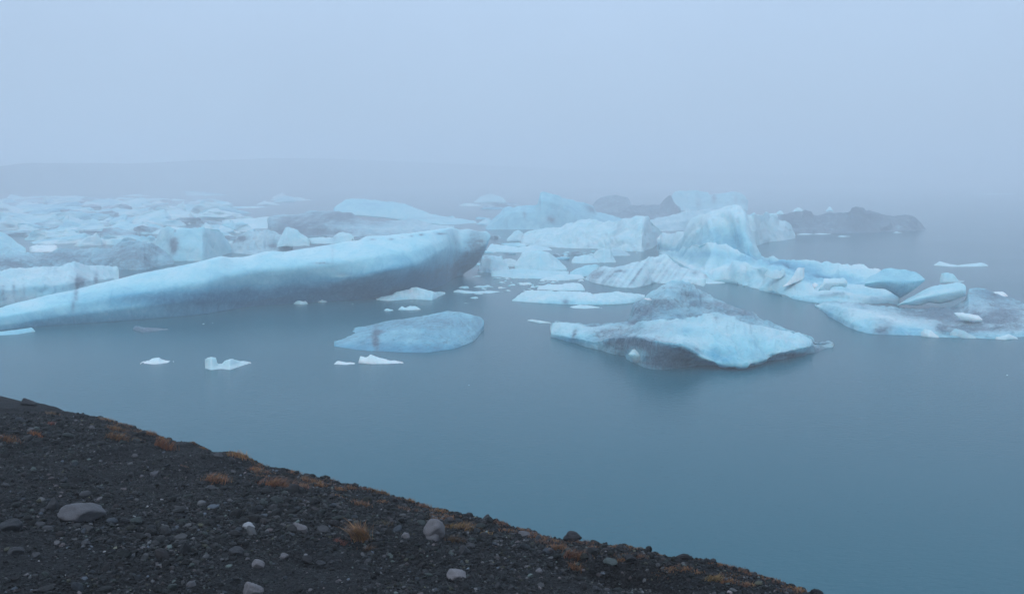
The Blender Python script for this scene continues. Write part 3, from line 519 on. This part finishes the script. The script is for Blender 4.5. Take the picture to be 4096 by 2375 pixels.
def scatter_pack(u0, u1, v0, v1, n, wpx, hpx):
    for _ in range(n):
        u = random.uniform(u0, u1); v = v0 + (v1 - v0) * random.random() ** .9
        Y = float(on_water(u, v)); P = at_depth(u, v, Y); s = Y / F
        w = random.uniform(*wpx) * s; h = random.uniform(*hpx) * s * (.6 + .4 * random.random())
        kk = random.choices([0, 1, 2], [5, 2.4, 3.6])[0] * 4 + random.randrange(4)
        put_block(kk, P[0], Y, w, w * random.uniform(.6, 1.1), h, -h * .15)
scatter_pack(-120, 560, 792, 835, 48, (80, 230), (16, 38))
scatter_pack(400, 1150, 778, 835, 28, (70, 200), (12, 28))
scatter_pack(-120, 900, 835, 905, 66, (110, 320), (30, 68))
scatter_pack(-120, 950, 905, 985, 58, (100, 300), (32, 70))
scatter_pack(900, 1150, 930, 985, 10, (50, 120), (14, 30))
scatter_pack(1780, 2250, 815, 905, 20, (60, 180), (10, 26))
scatter_pack(1880, 2300, 930, 1060, 18, (50, 130), (12, 28))

# brash ice crumbs
Pb = [chunk_data(300 + j, 0, .1) for j in range(3)]
bro = []
for P, _, di, bl in Pb:
    Pc = P[:len(ICO4[0])]; o = mesh_obj('ice_crumb', chunk_data(330 + len(bro), 0, .1)[0], ICO5[1], ICE, attrs={'dirt_shade': di, 'blue': bl})
    tag(o, 'small crumb of brash ice drifting among the broken floes', 'ice crumb', 'crumbs of brash ice'); bro.append([o, False])
def crumb(u, v, w, hr=.3):
    Y = float(on_water(u, v)); P = at_depth(u, v, Y); s = w * Y / F; pr = bro[random.randrange(3)]; o = pr[0]
    if pr[1]: o = o.copy(); C.objects.link(o)
    pr[1] = True; o.location = (P[0], Y, 0); o.scale = (s / 2, s / 2 * random.uniform(.6, 1.6), s * hr * random.uniform(.5, 1)); o.rotation_euler = (0, 0, random.uniform(0, 6.28))
for _ in range(60): crumb(random.uniform(1880, 2330), random.triangular(1085, 1190, 1120), random.uniform(6, 40), .18)
for _ in range(16): crumb(random.uniform(2250, 2550), random.uniform(1005, 1030), random.uniform(6, 30), .25)
for u, v, w in [(815, 1295, 9), (850, 1292, 6), (945, 1302, 4), (1875, 1540, 5), (2330, 1375, 14), (4030, 1500, 8), (2480, 1170, 18), (3640, 1145, 12)]: crumb(u, v, w)

# ------------------------------------------------------------------ water, hills
V = []; 
o = mesh_obj('water', [(-1400, -40, 0), (1400, -40, 0), (1400, 1400, 0), (-1400, 1400, 0)], [[0, 1, 2, 3]], WATER); tag(o, kind='structure')
hu = np.linspace(-3600, 3600, 320); hY = 540 + 640 * np.clip((hu - 100) / 2300, 0, 1) ** 1.1; hx = (hu - 2048) / F * hY
hv = np.interp(hu, [-4000, -1200, -400, 0, 60, 130, 350, 500, 650, 780, 900, 1100, 1300, 1500, 1700, 1900, 2300, 2900, 3600], [600, 640, 664, 670, 662, 653, 652, 656, 650, 642, 640, 632, 634, 642, 650, 660, 680, 694, 712])
hz = at_depth(hu, hv, hY)[:, 2]
rows = []
for y, k in [(462, -.1), (470, .03), (485, .22), (505, .45), (525, .7), (545, .9), (560, 1), (600, 1.02), (660, .9), (760, .5), (860, -.1)]:
    yy = hY - 560 + y + 12 * fbm(np.stack([hx / 60, hx * 0 + y / 60, hx * 0], -1), 5, 3)
    rows.append(np.stack([hx, yy, np.where(k < 0, -1, hz * k * (1 + (.06 * fbm(np.stack([hx / 25, hx * 0 + y / 20, hx * 0], -1), 6, 4) if k < .95 else 0)))], -1))
P = np.array(rows); n = len(hx); I, J = np.meshgrid(np.arange(len(rows) - 1), np.arange(n - 1), indexing='ij')
o = mesh_obj('hills', P.reshape(-1, 3), np.stack([I * n + J, I * n + J + 1, (I + 1) * n + J + 1, (I + 1) * n + J], -1).reshape(-1, 4), HILL); tag(o, kind='structure')

# ------------------------------------------------------------------ gravel bank
tv = np.array([.855, -.518]); tv /= np.linalg.norm(tv); nv = np.array([-tv[1], tv[0]]); DE = 6.14
EDGE = pts(ZG, '-900,-60 -400,0 0,50 110,66 130,88 240,100 330,120 400,135 450,162 560,185 700,208 800,238 840,250 900,262 980,300 1100,335 1190,380 1380,385 1400,412 1500,452 1560,458 1640,450 1750,490 1830,547 2000,577') + pts(ZH, '30,270 120,295 220,335 400,357 500,378 600,412 750,434 900,474 1050,527 1200,564 1300,600 1450,645 1600,675 1750,705 1900,745 2000,755 2150,815 2300,855') + pts(ZI, '50,485 100,500 300,540 480,562 650,585 850,603 1030,635 1200,682 1500,705 1700,765 1900,825 2100,885 2300,952 2430,998 2800,1110 3300,1240 4200,1400')
eu = np.linspace(EDGE[0][0], EDGE[-1][0], 1400); ev = np.interp(eu, [p[0] for p in EDGE], [p[1] for p in EDGE])
ea = (eu - 2048) / F
a_, y_, z_ = ray(eu, ev); tt = DE / (a_ * nv[0] + y_ * nv[1])
es = a_ * tt * tv[0] + y_ * tt * tv[1]; ez = H + z_ * tt
od = np.argsort(es); es, ez = es[od], ez[od]
GUL = []                                                             # hollows in the bank
def ground_z(s, d):
    zc = np.interp(s, es, ez)
    q = np.stack([s, d, s * 0], -1)
    k = (d - DE)
    inner = np.where(k < 0, 1, 0)
    foot = 10.4
    zin = zc + (foot - zc) * np.clip(-k / DE, 0, None) ** 1.05
    zin = np.where(-k > DE, foot + (-k - DE) * .12, zin)
    zout = zc - .72 * np.abs(k) - .0 * k
    z = np.where(k < 0, zin, zout)
    fade = np.clip(np.abs(k) / .6, .3, 1)
    z = z + fade * (.055 * fbm(q * .9, 41, 4) + .028 * fbm(q * 4, 42, 4))+ .006 * fbm(q * 14, 43, 3)
    for gs, gd, rs, rd, dp in GUL: z = z - dp * np.exp(-((s - gs) / rs) ** 2 - ((d - gd) / rd) ** 2)
    return z
def to_sd(x, y): return x * tv[0] + y * tv[1], x * nv[0] + y * nv[1]
def hit_ground(u, v):
    a, y, z = ray(u, v); t = np.linspace(1.5, 14, 1200)
    X, Y, Zr = a * t, y * t, H + z * t; s, d = to_sd(X, Y); g = ground_z(s, d)
    k = np.nonzero(Zr < g)[0]
    i = k[0] if len(k) else int(np.argmin(np.abs(Zr - g)))
    return np.array([X[i], Y[i], g[i]]), Y[i]
for q, rs, rd, dp in [(ZI((720, 820)), .35, .18, .3), (ZI((860, 930)), .4, .2, .32), (ZH((1150, 1130)), .3, .12, .05), (ZH((300, 1140)), .2, .1, .05), (ZH((250, 930)), .2, .08, .04), (ZH((760, 980)), .15, .15, .05)]:
    P, _ = hit_ground(*q); s, d = to_sd(P[0], P[1]); GUL.append((s, d, rs, rd, dp))
sg = np.concatenate([np.linspace(-40, -11, 60)[:-1], np.linspace(-11, 6, 760), np.linspace(6, 30, 60)[1:]])
dg = np.concatenate([np.linspace(-14, 0, 40)[:-1], np.linspace(0, 7.2, 380), np.linspace(7.2, 24, 60)[1:]])
SG, DG = np.meshgrid(sg, dg, indexing='ij'); ZG_ = ground_z(SG, DG)
XY = SG[..., None] * tv + DG[..., None] * nv
P = np.concatenate([XY, ZG_[..., None]], -1); a, b = SG.shape
I, J = np.meshgrid(np.arange(a - 1), np.arange(b - 1), indexing='ij')
o = mesh_obj('ground', P.reshape(-1, 3), np.stack([I * b + J, (I + 1) * b + J, (I + 1) * b + J + 1, I * b + J + 1], -1).reshape(-1, 4), GRAVEL); tag(o, kind='structure')

# loose gravel lying on it
def pebble_shape(base, seed):
    V, Fc = base; r = np.random.default_rng(seed); P = V.copy()
    for k in range(6):
        n = r.normal(size=3); n /= np.linalg.norm(n); dd = P @ n - r.uniform(.5, .85); P -= np.where(dd > 0, dd, 0)[:, None] * n
    return P * (1 + .15 * fbm(P * 1.3, seed, 2))[:, None]
def scatter(n, lo, hi, base, seed, power=2.2):
    r = np.random.default_rng(seed)
    s = r.uniform(-10, 5.2, n * 3); d = r.uniform(.8, 6.5, n * 3)
    x = s * tv[0] + d * nv[0]; y = s * tv[1] + d * nv[1]; z = ground_z(s, d)
    U, Vv = proj(np.stack([x, y, z], -1)); ok = (y > 1.5) & (U > -250) & (U < 4300) & (Vv < 2620) & (Vv > 1400)
    s, d, x, y, z = [q[ok][:n] for q in (s, d, x, y, z)]; m = len(s)
    sz = lo + (hi - lo) * r.random(m) ** power
    clump = fbm(np.stack([s * .8, d * .8, s * 0], -1), 77, 3); sz *= np.clip(1 + clump * .9, .5, 1.8)
    shapes = [pebble_shape(base, seed * 7 + j) for j in range(6)]; idx = r.integers(0, 6, m)
    nv_ = len(base[0]); B = np.array(shapes)[idx]
    B = B * (sz[:, None] * np.stack([r.uniform(.7, 1.25, m), r.uniform(.6, 1., m), r.uniform(.35, .75, m)], -1))[:, None, :] * .5
    ang = r.uniform(0, 6.28, m); tl = r.normal(0, .3, m); c, s_ = np.cos(tl), np.sin(tl)
    bx = B[..., 0] * c[:, None] - B[..., 2] * s_[:, None]; bz = B[..., 0] * s_[:, None] + B[..., 2] * c[:, None]; by = B[..., 1]
    c, s_ = np.cos(ang), np.sin(ang); X = bx * c[:, None] - by * s_[:, None]; Y = bx * s_[:, None] + by * c[:, None]
    Vt = np.stack([X + x[:, None], Y + y[:, None], bz + (z + sz * .16)[:, None]], -1).reshape(-1, 3)
    Ft = (base[1][None] + (np.arange(m) * nv_)[:, None, None]).reshape(-1, 3)
    br = np.exp(r.normal(-4.35, .95, m)); br = np.where(r.random(m) < .035, r.uniform(.045, .15, m), br)
    hue = r.choice(5, m, p=[.45, .2, .15, .15, .05]); pal = np.array([[1, 1, 1.04], [.85, 1.05, 1.0], [1.15, .98, 1.0], [.85, 1, 1.2], [1.15, 1.15, .8]])[hue]
    col = np.repeat(np.clip(br[:, None] * pal, .008, .3), nv_, 0)
    return Vt, Ft, col
VS, FS, CS, off = [], [], [], 0
for args in [(1100, .05, .10, ICO2, 1, 2.4), (15000, .022, .05, ICO1, 2, 1.7), (52000, .011, .026, ICO1, 3, 1.2)]:
    v, f_, c = scatter(*args); VS.append(v); FS.append(f_ + off); CS.append(c); off += len(v)
o = mesh_obj('gravel', np.concatenate(VS), np.concatenate(FS), PEB, col=np.concatenate(CS), smooth=False); tag(o, 'loose dark wet gravel covering the lakeside bank', 'gravel', kind='stuff')

# single stones
SH = {}
def stone(Z, x, y, w, h, mat, label, group=None, flat=None, shape=0, ang=0., name='stone', sink=.25):
    u, v = Z((x, y)); k = Z((1, 0))[0] - Z((0, 0))[0]; P, Y = hit_ground(u, v + h * k * .35)
    sw = w * k * Y / F; sh = h * k * Y / F
    key = (shape, mat.name)
    if key not in SH:
        V, Fc = ICO4; r = np.random.default_rng(500 + shape); Q = V.copy()
        for j in range([5, 9, 3][shape % 3]):
            n = r.normal(size=3); n /= np.linalg.norm(n); dd = Q @ n - r.uniform(.5, .85); Q -= np.where(dd > 0, dd * (.6 if shape % 3 == 2 else .92), 0)[:, None] * n
        Q *= (1 + .26 * fbm(Q * 1.3, 600 + shape, 3) + .06 * fbm(Q * 5, 610 + shape, 4))[:, None]
        Q /= np.abs(Q).max(0)
        SH[key] = mesh_obj(name, Q, Fc, mat).data; C.objects.unlink(bpy.data.objects[-1]) if False else None
        ob = [q for q in C.objects if q.data == SH[key]][0]
    else:
        ob = bpy.data.objects.new(name, SH[key]); C.objects.link(ob)
    ob.location = (P[0], P[1] + sw * .25, P[2] + sh * (.5 - sink)); ob.scale = (sw * .52, sw * .42, sh * .66); ob.rotation_euler = (random.uniform(-.15, .15), ang, random.uniform(-.5, .5) + (3.14 if random.random() < .5 and w < 100 else 0))
    tag(ob, label, 'stone', group); return ob
BL = [
 (ZG, 545, 905, 320, 120, PALE, 'largest flat pale grey boulder, at the left of the gravel bank', 0, .12),
 (ZG, 180, 110, 120, 46, GREY, 'low grey boulder on the crest of the bank at the left edge', 1, .1),
 (ZG, 50, 985, 170, 90, GREY, 'dark grey boulder cut by the left edge of the picture', 3, 0),
 (ZG, 100, 1165, 110, 52, GREY, 'smooth oval grey stone near the left edge below the cut boulder', 0, 0),
 (ZG, 250, 1195, 70, 40, GREY, 'smaller oval stone right of the smooth oval one near the left edge', 6, 0),
 (ZG, 365, 830, 85, 85, GREY, 'angular upright grey stone just above the largest flat boulder', 1, .3),
 (ZG, 590, 762, 90, 42, GREY, 'rounded grey stone above the middle of the largest flat boulder', 0, 0),
 (ZG, 600, 1110, 72, 46, GREY, 'pinkish grey stone below the largest flat boulder', 4, 0),
 (ZG, 1040, 1055, 58, 50, PALE, 'squarish pale cobble right of the pinkish stone', 4, 0),
 (ZG, 1665, 1165, 115, 62, GREY, 'brownish grey domed stone left of the pale egg-shaped one', 3, .2),
 (ZG, 1822, 1256, 95, 64, BLEACHED, 'pale egg-shaped stone in the middle of the lower bank', 0, .2),
 (ZH, 75, 1092, 100, 54, PALE, 'bluish pale cobble right above the egg-shaped stone', 4, 0),
 (ZG, 1780, 1440, 150, 110, BLEACHED, 'pale flat-faced stone cut by the bottom edge of the picture', 1, .2),
 (ZG, 1350, 1395, 72, 44, PALE, 'small pale stone near the bottom edge, left of the flat-faced one', 4, 0),
 (ZH, 215, 838, 140, 110, BLEACHED, 'angular light stone with a shadowed foot left of the tall grass tuft', 1, -.1),
 (ZH, 435, 850, 130, 66, GREY, 'dull grey stone between the angular light one and the tall grass tuft', 3, .3),
 (ZH, 1195, 902, 84, 58, BLEACHED, 'small pale knobbly stone left of the large two-tiered boulder', 4, 0),
 (ZH, 1735, 1045, 130, 90, GREY, 'grey domed stone below right of the large two-tiered boulder', 1, .4),
 (ZH, 1790, 996, 90, 40, GREY, 'flat grey stone touching the domed one from above', 0, .2),
 (ZH, 1660, 1272, 190, 96, BLEACHED, 'smooth rounded pale boulder near the bottom edge at the centre', 0, .2),
 (ZH, 865, 1372, 84, 62, GREY, 'angular grey stone at the bottom edge below the tall grass tuft', 1, 0),
 (ZH, 290, 1125, 130, 70, DARK, 'black wet stone with a deep shadow in the lower bank', 3, .4),
 (ZH, 425, 1162, 120, 44, GREY, 'narrow grey slab right of the black wet stone', 0, .4),
 (ZH, 845, 1142, 90, 36, GREY, 'greenish narrow stone lower right of the tall grass tuft', 0, .6),
 (ZH, 2420, 1225, 74, 42, BLEACHED, 'small pale stone at the lower right of the bank, by the dark hollow', 4, .3),
 (ZI, 120, 805, 64, 38, PALE, 'light small stone left of the dark hollow', 4, .3),
 (ZI, 400, 530, 175, 84, DARK, 'dark squared rock standing up from the crest with dry grass on it', 4, .1),
 (ZI, 675, 577, 44, 28, DARK, 'small black knob of rock on the crest right of the squared rock', 1, 0),
 (ZI, 880, 695, 100, 44, DARK, 'black flat rock just below the crest above the dark hollow', 3, .1),
 (ZI, 1770, 795, 60, 48, DARK, 'black pointed rock at the crest toward the lower right', 1, .3),
 (ZH, 2285, 890, 120, 36, PALE, 'pale flat stone half covered with dry grass on the crest', 0, .2),
 (ZH, 1930, 740, 90, 60, GREY, 'grey rock with dry grass on the crest above the two-tiered boulder', 1, .1),
 (ZH, 545, 410, 80, 34, DARK, 'dark rock on the crest above the tall grass tuft', 3, .1),
 (ZG, 1640, 515, 50, 44, GREY, 'light-edged grey stone under the grass hump on the crest', 1, 0),
]
for (Z, x, y, w, h, m, lb, sh_, an) in BL: stone(Z, x, y, w, h, m, lb, shape=sh_, ang=an, name='boulder' if w > 150 else 'stone')
# the two-tiered boulder: one stone broken across
bo = stone(ZH, 1455, 860, 205, 190, BLEACHED, 'large pale two-tiered boulder right of the tall grass tuft', shape=0, ang=.35, name='boulder', sink=.2)
bo['category'] = 'boulder'
b2 = bo.copy(); C.objects.link(b2); b2.name = 'lower_tier'
for k_ in ('label', 'category'): del b2[k_]
b2.parent = bo; b2.matrix_parent_inverse = Matrix.Identity(4); b2.location = (.12, -.55, -.75); b2.scale = (.8, .8, .8); b2.rotation_euler = (.3, .2, 1.9)
for (Z, x, y, w, h, m) in [(ZG, 295, 875, 50, 30, GREY), (ZG, 400, 1105, 52, 36, PALE), (ZG, 645, 285, 46, 30, PALE), (ZG, 530, 240, 44, 20, PALE), (ZG, 950, 485, 44, 26, PALE), (ZG, 1090, 615, 64, 36, PALE), (ZG, 1000, 635, 40, 22, PALE), (ZG, 1010, 893, 38, 22, PALE),
    (ZG, 940, 955, 84, 30, GREY), (ZG, 1750, 1217, 36, 22, PALE), (ZG, 1105, 1250, 42, 22, PALE), (ZG, 185, 1328, 42, 22, PALE), (ZG, 1935, 850, 60, 44, GREY), (ZG, 275, 972, 80, 30, GREY), (ZG, 330, 1000, 80, 30, GREY), (ZG, 1540, 482, 76, 26, GREY), (ZG, 730, 878, 70, 24, GREY),
    (ZG, 1175, 1033, 34, 22, PALE), (ZG, 1010, 1137, 40, 18, PALE), (ZG, 875, 1140, 20, 20, PALE), (ZG, 1635, 1020, 40, 28, GREY), (ZG, 1300, 868, 60, 20, PALE), (ZG, 1490, 715, 80, 26, GREY), (ZG, 30, 690, 60, 20, GREY), (ZG, 440, 665, 60, 28, GREY), (ZG, 580, 575, 60, 40, GREY),
    (ZH, 110, 575, 40, 22, PALE), (ZH, 240, 580, 50, 34, GREY), (ZH, 75, 327, 40, 16, PALE), (ZH, 1010, 850, 66, 40, GREY), (ZH, 1090, 880, 50, 30, GREY), (ZH, 1000, 1087, 42, 26, PALE), (ZH, 515, 1147, 60, 32, GREY), (ZH, 1375, 1235, 62, 44, GREY), (ZH, 2310, 1186, 52, 24, PALE), (ZH, 2040, 1362, 62, 66, GREY), (ZH, 2160, 1375, 60, 50, GREY),
    (ZH, 1980, 1160, 50, 28, GREY), (ZH, 2200, 1216, 26, 20, PALE), (ZH, 1700, 1090, 36, 30, GREY), (ZH, 740, 1145, 36, 24, GREY), (ZH, 1070, 1275, 24, 22, PALE), (ZH, 570, 1320, 40, 24, PALE), (ZH, 320, 1400, 50, 24, PALE), (ZH, 820, 1215, 56, 26, GREY), (ZH, 2110, 1110, 32, 20, PALE), (ZH, 1040, 1005, 34, 22, GREY),
    (ZI, 600, 960, 70, 40, GREY), (ZI, 690, 965, 60, 30, GREY), (ZI, 500, 935, 60, 60, DARK), (ZI, 15, 770, 36, 22, PALE), (ZI, 1300, 720, 66, 30, DARK), (ZI, 1160, 700, 50, 26, DARK), (ZI, 1800, 865, 50, 26, DARK), (ZI, 1020, 632, 40, 22, DARK)]:
    tn = {'pale_stone': 'pale', 'grey_stone': 'dull grey', 'dark_stone': 'black'}[m.name]
    stone(Z, x, y, w, h, m, f'small {tn} cobble lying in the dark gravel of the bank', group=f'{tn} cobbles in the gravel', shape=random.choice([0, 1, 3, 4, 6]), ang=random.uniform(-.2, .4), name='cobble')

# dry grass tufts
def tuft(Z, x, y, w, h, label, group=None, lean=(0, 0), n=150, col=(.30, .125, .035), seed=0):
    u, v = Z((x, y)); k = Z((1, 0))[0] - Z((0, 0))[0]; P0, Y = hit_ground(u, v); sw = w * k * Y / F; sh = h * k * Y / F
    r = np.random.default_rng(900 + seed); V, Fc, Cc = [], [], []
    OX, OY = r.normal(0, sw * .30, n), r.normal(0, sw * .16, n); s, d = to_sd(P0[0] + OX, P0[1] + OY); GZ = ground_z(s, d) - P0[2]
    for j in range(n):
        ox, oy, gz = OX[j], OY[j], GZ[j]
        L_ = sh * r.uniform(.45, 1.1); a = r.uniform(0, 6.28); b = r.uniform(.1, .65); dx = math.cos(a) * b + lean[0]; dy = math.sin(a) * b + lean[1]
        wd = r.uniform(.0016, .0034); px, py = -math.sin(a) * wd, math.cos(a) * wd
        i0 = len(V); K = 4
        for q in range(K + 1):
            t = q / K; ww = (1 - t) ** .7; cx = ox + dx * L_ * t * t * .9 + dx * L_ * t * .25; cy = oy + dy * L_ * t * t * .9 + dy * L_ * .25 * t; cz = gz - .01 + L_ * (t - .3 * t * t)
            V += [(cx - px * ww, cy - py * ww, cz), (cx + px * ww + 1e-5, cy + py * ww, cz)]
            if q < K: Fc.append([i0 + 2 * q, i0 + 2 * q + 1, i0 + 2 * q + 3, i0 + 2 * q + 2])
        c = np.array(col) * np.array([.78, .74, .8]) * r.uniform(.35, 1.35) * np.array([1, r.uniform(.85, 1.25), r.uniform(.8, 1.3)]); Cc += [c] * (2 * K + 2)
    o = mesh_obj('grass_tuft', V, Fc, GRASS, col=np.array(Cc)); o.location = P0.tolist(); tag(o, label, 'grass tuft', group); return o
tuft(ZH, 790, 930, 130, 230, 'tall fan-shaped tuft of dry grass, the largest on the gravel bank', lean=(-.25, 0), n=420, col=(.28, .14, .05), seed=1)
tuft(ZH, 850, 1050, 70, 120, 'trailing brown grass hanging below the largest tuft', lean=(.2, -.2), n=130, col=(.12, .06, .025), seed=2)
tuft(ZH, 980, 790, 170, 60, 'low dark olive mat of grass right of the largest tuft', lean=(.2, -.1), n=200, col=(.10, .065, .02), seed=3)
tuft(ZH, 590, 975, 100, 80, 'reddish thin tuft lower left of the largest tuft', lean=(.3, 0), n=110, col=(.20, .06, .03), seed=4)
tuft(ZG, 1700, 490, 150, 62, 'orange hump of dry grass standing on the skyline of the bank', n=300, col=(.36, .17, .05), seed=5)
tuft(ZG, 1530, 665, 160, 90, 'wide orange tuft on the open slope below the skyline hump', lean=(.3, 0), n=260, col=(.30, .13, .045), seed=6)
tuft(ZG, 1165, 430, 110, 100, 'rusty tuft spilling down the slope at a notch of the crest', lean=(.25, 0), n=230, col=(.28, .10, .03), seed=7)
tuft(ZG, 830, 370, 130, 90, 'orange streak of grass running down to the right on the upper left slope', lean=(.5, -.2), n=200, col=(.28, .13, .045), seed=8)
tuft(ZG, 50, 385, 130, 80, 'dark orange tuft at the left edge of the bank', lean=(.2, 0), n=200, col=(.24, .10, .03), seed=9)
tuft(ZG, 250, 335, 80, 56, 'small bright orange tuft right of the left-edge tuft', n=130, col=(.30, .11, .03), seed=10)
tuft(ZG, 368, 262, 80, 40, 'small reddish tuft with a red tip on the upper left slope', n=110, col=(.26, .07, .035), seed=11)
tuft(ZG, 370, 190, 90, 44, 'faint brown tuft just under the crest at the upper left', n=110, col=(.18, .10, .045), seed=12)
tuft(ZG, 1960, 700, 220, 110, 'broad rusty patch of grass lower right of the skyline hump', lean=(.4, 0), n=330, col=(.26, .10, .035), seed=13)
tuft(ZG, 1810, 585, 100, 50, 'small rust-coloured tuft between the skyline hump and the broad patch', n=130, col=(.30, .12, .035), seed=14)
tuft(ZH, 1700, 830, 260, 90, 'ochre grass mat draped right of the two-tiered boulder', lean=(.35, -.1), n=420, col=(.24, .13, .04), seed=15)
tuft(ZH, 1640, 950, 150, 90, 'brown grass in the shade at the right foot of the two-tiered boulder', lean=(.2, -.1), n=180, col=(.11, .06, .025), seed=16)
tuft(ZH, 1910, 890, 120, 60, 'yellowish tuft right of the ochre mat, above the domed stones', n=170, col=(.32, .19, .06), seed=17)
tuft(ZI, 400, 690, 130, 110, 'reddish grass hanging below the squared rock', lean=(.2, -.1), n=220, col=(.20, .08, .03), seed=18)
tuft(ZI, 1200, 800, 220, 50, 'pale orange grass patch above right of the dark hollow', lean=(.3, 0), n=260, col=(.30, .15, .06), seed=19)
tuft(ZI, 1570, 880, 130, 80, 'golden tuft on the lower right slope right of the dark hollow', lean=(.3, -.1), n=200, col=(.26, .16, .05), seed=20)
tuft(ZI, 2290, 965, 170, 50, 'bright orange tuft at the lowest right end of the crest', n=240, col=(.38, .18, .05), seed=21)
k_ = 30
for (Z, x, y, w, h) in [(ZG, 770, 235, 110, 30), (ZG, 850, 262, 90, 22), (ZG, 930, 278, 110, 26), (ZG, 1080, 335, 70, 26), (ZG, 1150, 365, 60, 26), (ZG, 1370, 395, 40, 18), (ZG, 1440, 430, 50, 18), (ZG, 2095, 615, 80, 30), (ZG, 820, 300, 90, 40), (ZG, 1310, 560, 50, 16), (ZH, 180, 325, 90, 34),
    (ZH, 340, 400, 180, 44), (ZH, 230, 470, 200, 60), (ZH, 400, 450, 130, 50), (ZH, 600, 480, 120, 40), (ZH, 580, 550, 130, 40), (ZH, 700, 470, 110, 40), (ZH, 880, 480, 120, 34), (ZH, 790, 620, 130, 60), (ZH, 1250, 590, 110, 44), (ZH, 1370, 640, 150, 50), (ZH, 1510, 680, 160, 40),
    (ZH, 1490, 755, 140, 34), (ZH, 1640, 745, 150, 44), (ZH, 2080, 800, 140, 44), (ZH, 2130, 860, 150, 40), (ZH, 2270, 850, 150, 34), (ZH, 2420, 920, 170, 44), (ZH, 980, 590, 120, 30), (ZI, 60, 500, 120, 34), (ZI, 170, 545, 120, 34), (ZI, 270, 620, 150, 60), (ZI, 430, 505, 120, 24), (ZI, 560, 610, 100, 30),
    (ZI, 750, 600, 130, 22), (ZI, 920, 620, 150, 28), (ZI, 950, 690, 130, 40), (ZI, 1350, 800, 100, 40), (ZI, 800, 720, 80, 30), (ZI, 1620, 750, 140, 26), (ZI, 1900, 830, 150, 34), (ZI, 2060, 875, 130, 34), (ZI, 1450, 710, 120, 16), (ZI, 260, 560, 80, 26), (ZI, 1700, 900, 140, 50), (ZI, 420, 790, 100, 60)]:
    k_ += 1; rr = random.random()
    tuft(Z, x, y, w, h * 1.45, 'small low tuft of orange-brown dry grass near the crest of the gravel bank', 'small tufts along the bank crest', n=int(80 + w * .9), col=(.30 - .1 * rr, .14 - .05 * rr, .045), seed=k_)

rg = np.random.default_rng(31)
for q in range(52):
    u = rg.uniform(420, 3230); v = float(np.interp(u, eu, ev)) + rg.uniform(2, 60) * (1 if q % 3 else .1); k_ += 1; rr = random.random()
    tuft(ZS, u, v, rg.uniform(40, 95), rg.uniform(14, 34), 'small low tuft of orange-brown dry grass near the crest of the gravel bank', 'small tufts along the bank crest', n=110, col=(.27 - .12 * rr, .13 - .05 * rr, .05), seed=k_)

# ------------------------------------------------------------------ haze
m, nt, p, out = newmat('mist'); nt.nodes.remove(p)
pv = N(nt, 'ShaderNodeVolumePrincipled'); pv.inputs['Density'].default_value = .0037; pv.inputs['Color'].default_value = (.88, .90, .93, 1); pv.inputs['Anisotropy'].default_value = .0
nt.links.new(pv.outputs[0], out.inputs['Volume'])
x0, x1, y0, y1, z0, z1 = -1500, 1500, -60, 1500, -3, 40
o = mesh_obj('haze', [(x0, y0, z0), (x1, y0, z0), (x1, y1, z0), (x0, y1, z0), (x0, y0, z1), (x1, y0, z1), (x1, y1, z1), (x0, y1, z1)],
             [[0, 3, 2, 1], [4, 5, 6, 7], [0, 1, 5, 4], [1, 2, 6, 5], [2, 3, 7, 6], [3, 0, 4, 7]], m, smooth=False)
tag(o, 'cold mist filling the air over the lagoon', 'mist', kind='stuff')

# ------------------------------------------------------------------ light, sky, camera
OVC = 21.5
SUN_EL, SUN_AZ = math.radians(48), math.radians(205)
w = bpy.data.worlds.new('World'); S.world = w; w.use_nodes = True; nt = w.node_tree; bg = nt.nodes['Background']
sky = N(nt, 'ShaderNodeTexSky', sky_type='NISHITA'); sky.sun_disc = False; sky.sun_elevation = SUN_EL; sky.sun_rotation = SUN_AZ
sky.air_density = 1.0; sky.dust_density = 1.0; sky.ozone_density = 3.0
# overcast layer: brightness grows from horizon to zenith as (1 + 2 sin elevation) / 3
tc = N(nt, 'ShaderNodeTexCoord'); sx = N(nt, 'ShaderNodeSeparateXYZ'); nt.links.new(tc.outputs['Generated'], sx.inputs[0])
el = mth(nt, 'ADD', mth(nt, 'MULTIPLY', mth(nt, 'MAXIMUM', sx.outputs[2], 0.), .667), .333)
el = mth(nt, 'MULTIPLY', el, mth(nt, 'ADD', .93, mth(nt, 'MULTIPLY', noise(nt, tc.outputs['Generated'], 5, 3, .5), .14)))
cv = N(nt, 'ShaderNodeCombineXYZ')
for k, c_ in enumerate((.568, .744, .985)): nt.links.new(mth(nt, 'MULTIPLY', el, c_ * OVC), cv.inputs[k])
nt.links.new(mix(nt, .85, sky.outputs[0], cv.outputs[0]), bg.inputs['Color']); bg.inputs['Strength'].default_value = .10
ld = bpy.data.lights.new('sun', 'SUN'); ld.energy = .9; ld.angle = math.radians(18); ld.color = (1, .98, .95)
lo = bpy.data.objects.new('sun', ld); C.objects.link(lo)
sd_ = Vector((math.sin(SUN_AZ) * math.cos(SUN_EL), math.cos(SUN_AZ) * math.cos(SUN_EL), math.sin(SUN_EL)))
lo.rotation_euler = (-sd_).to_track_quat('-Z', 'Y').to_euler(); lo.location = (0, -20, 60)
cd = bpy.data.cameras.new('camera'); cam = bpy.data.objects.new('camera', cd); C.objects.link(cam); S.camera = cam
cd.sensor_width = 36; cd.lens = 36 * F / 4096; cd.clip_end = 5000; cd.clip_start = .1
cam.location = (0, 0, H); cam.rotation_euler = (math.pi / 2 - TH, 0, 0)
S.view_settings.view_transform = 'Standard'; S.view_settings.look = 'None'; S.view_settings.gamma = 1; S.view_settings.exposure = 0
S.cycles.volume_bounces = 2; S.cycles.max_bounces = 6; S.cycles.use_denoising = True
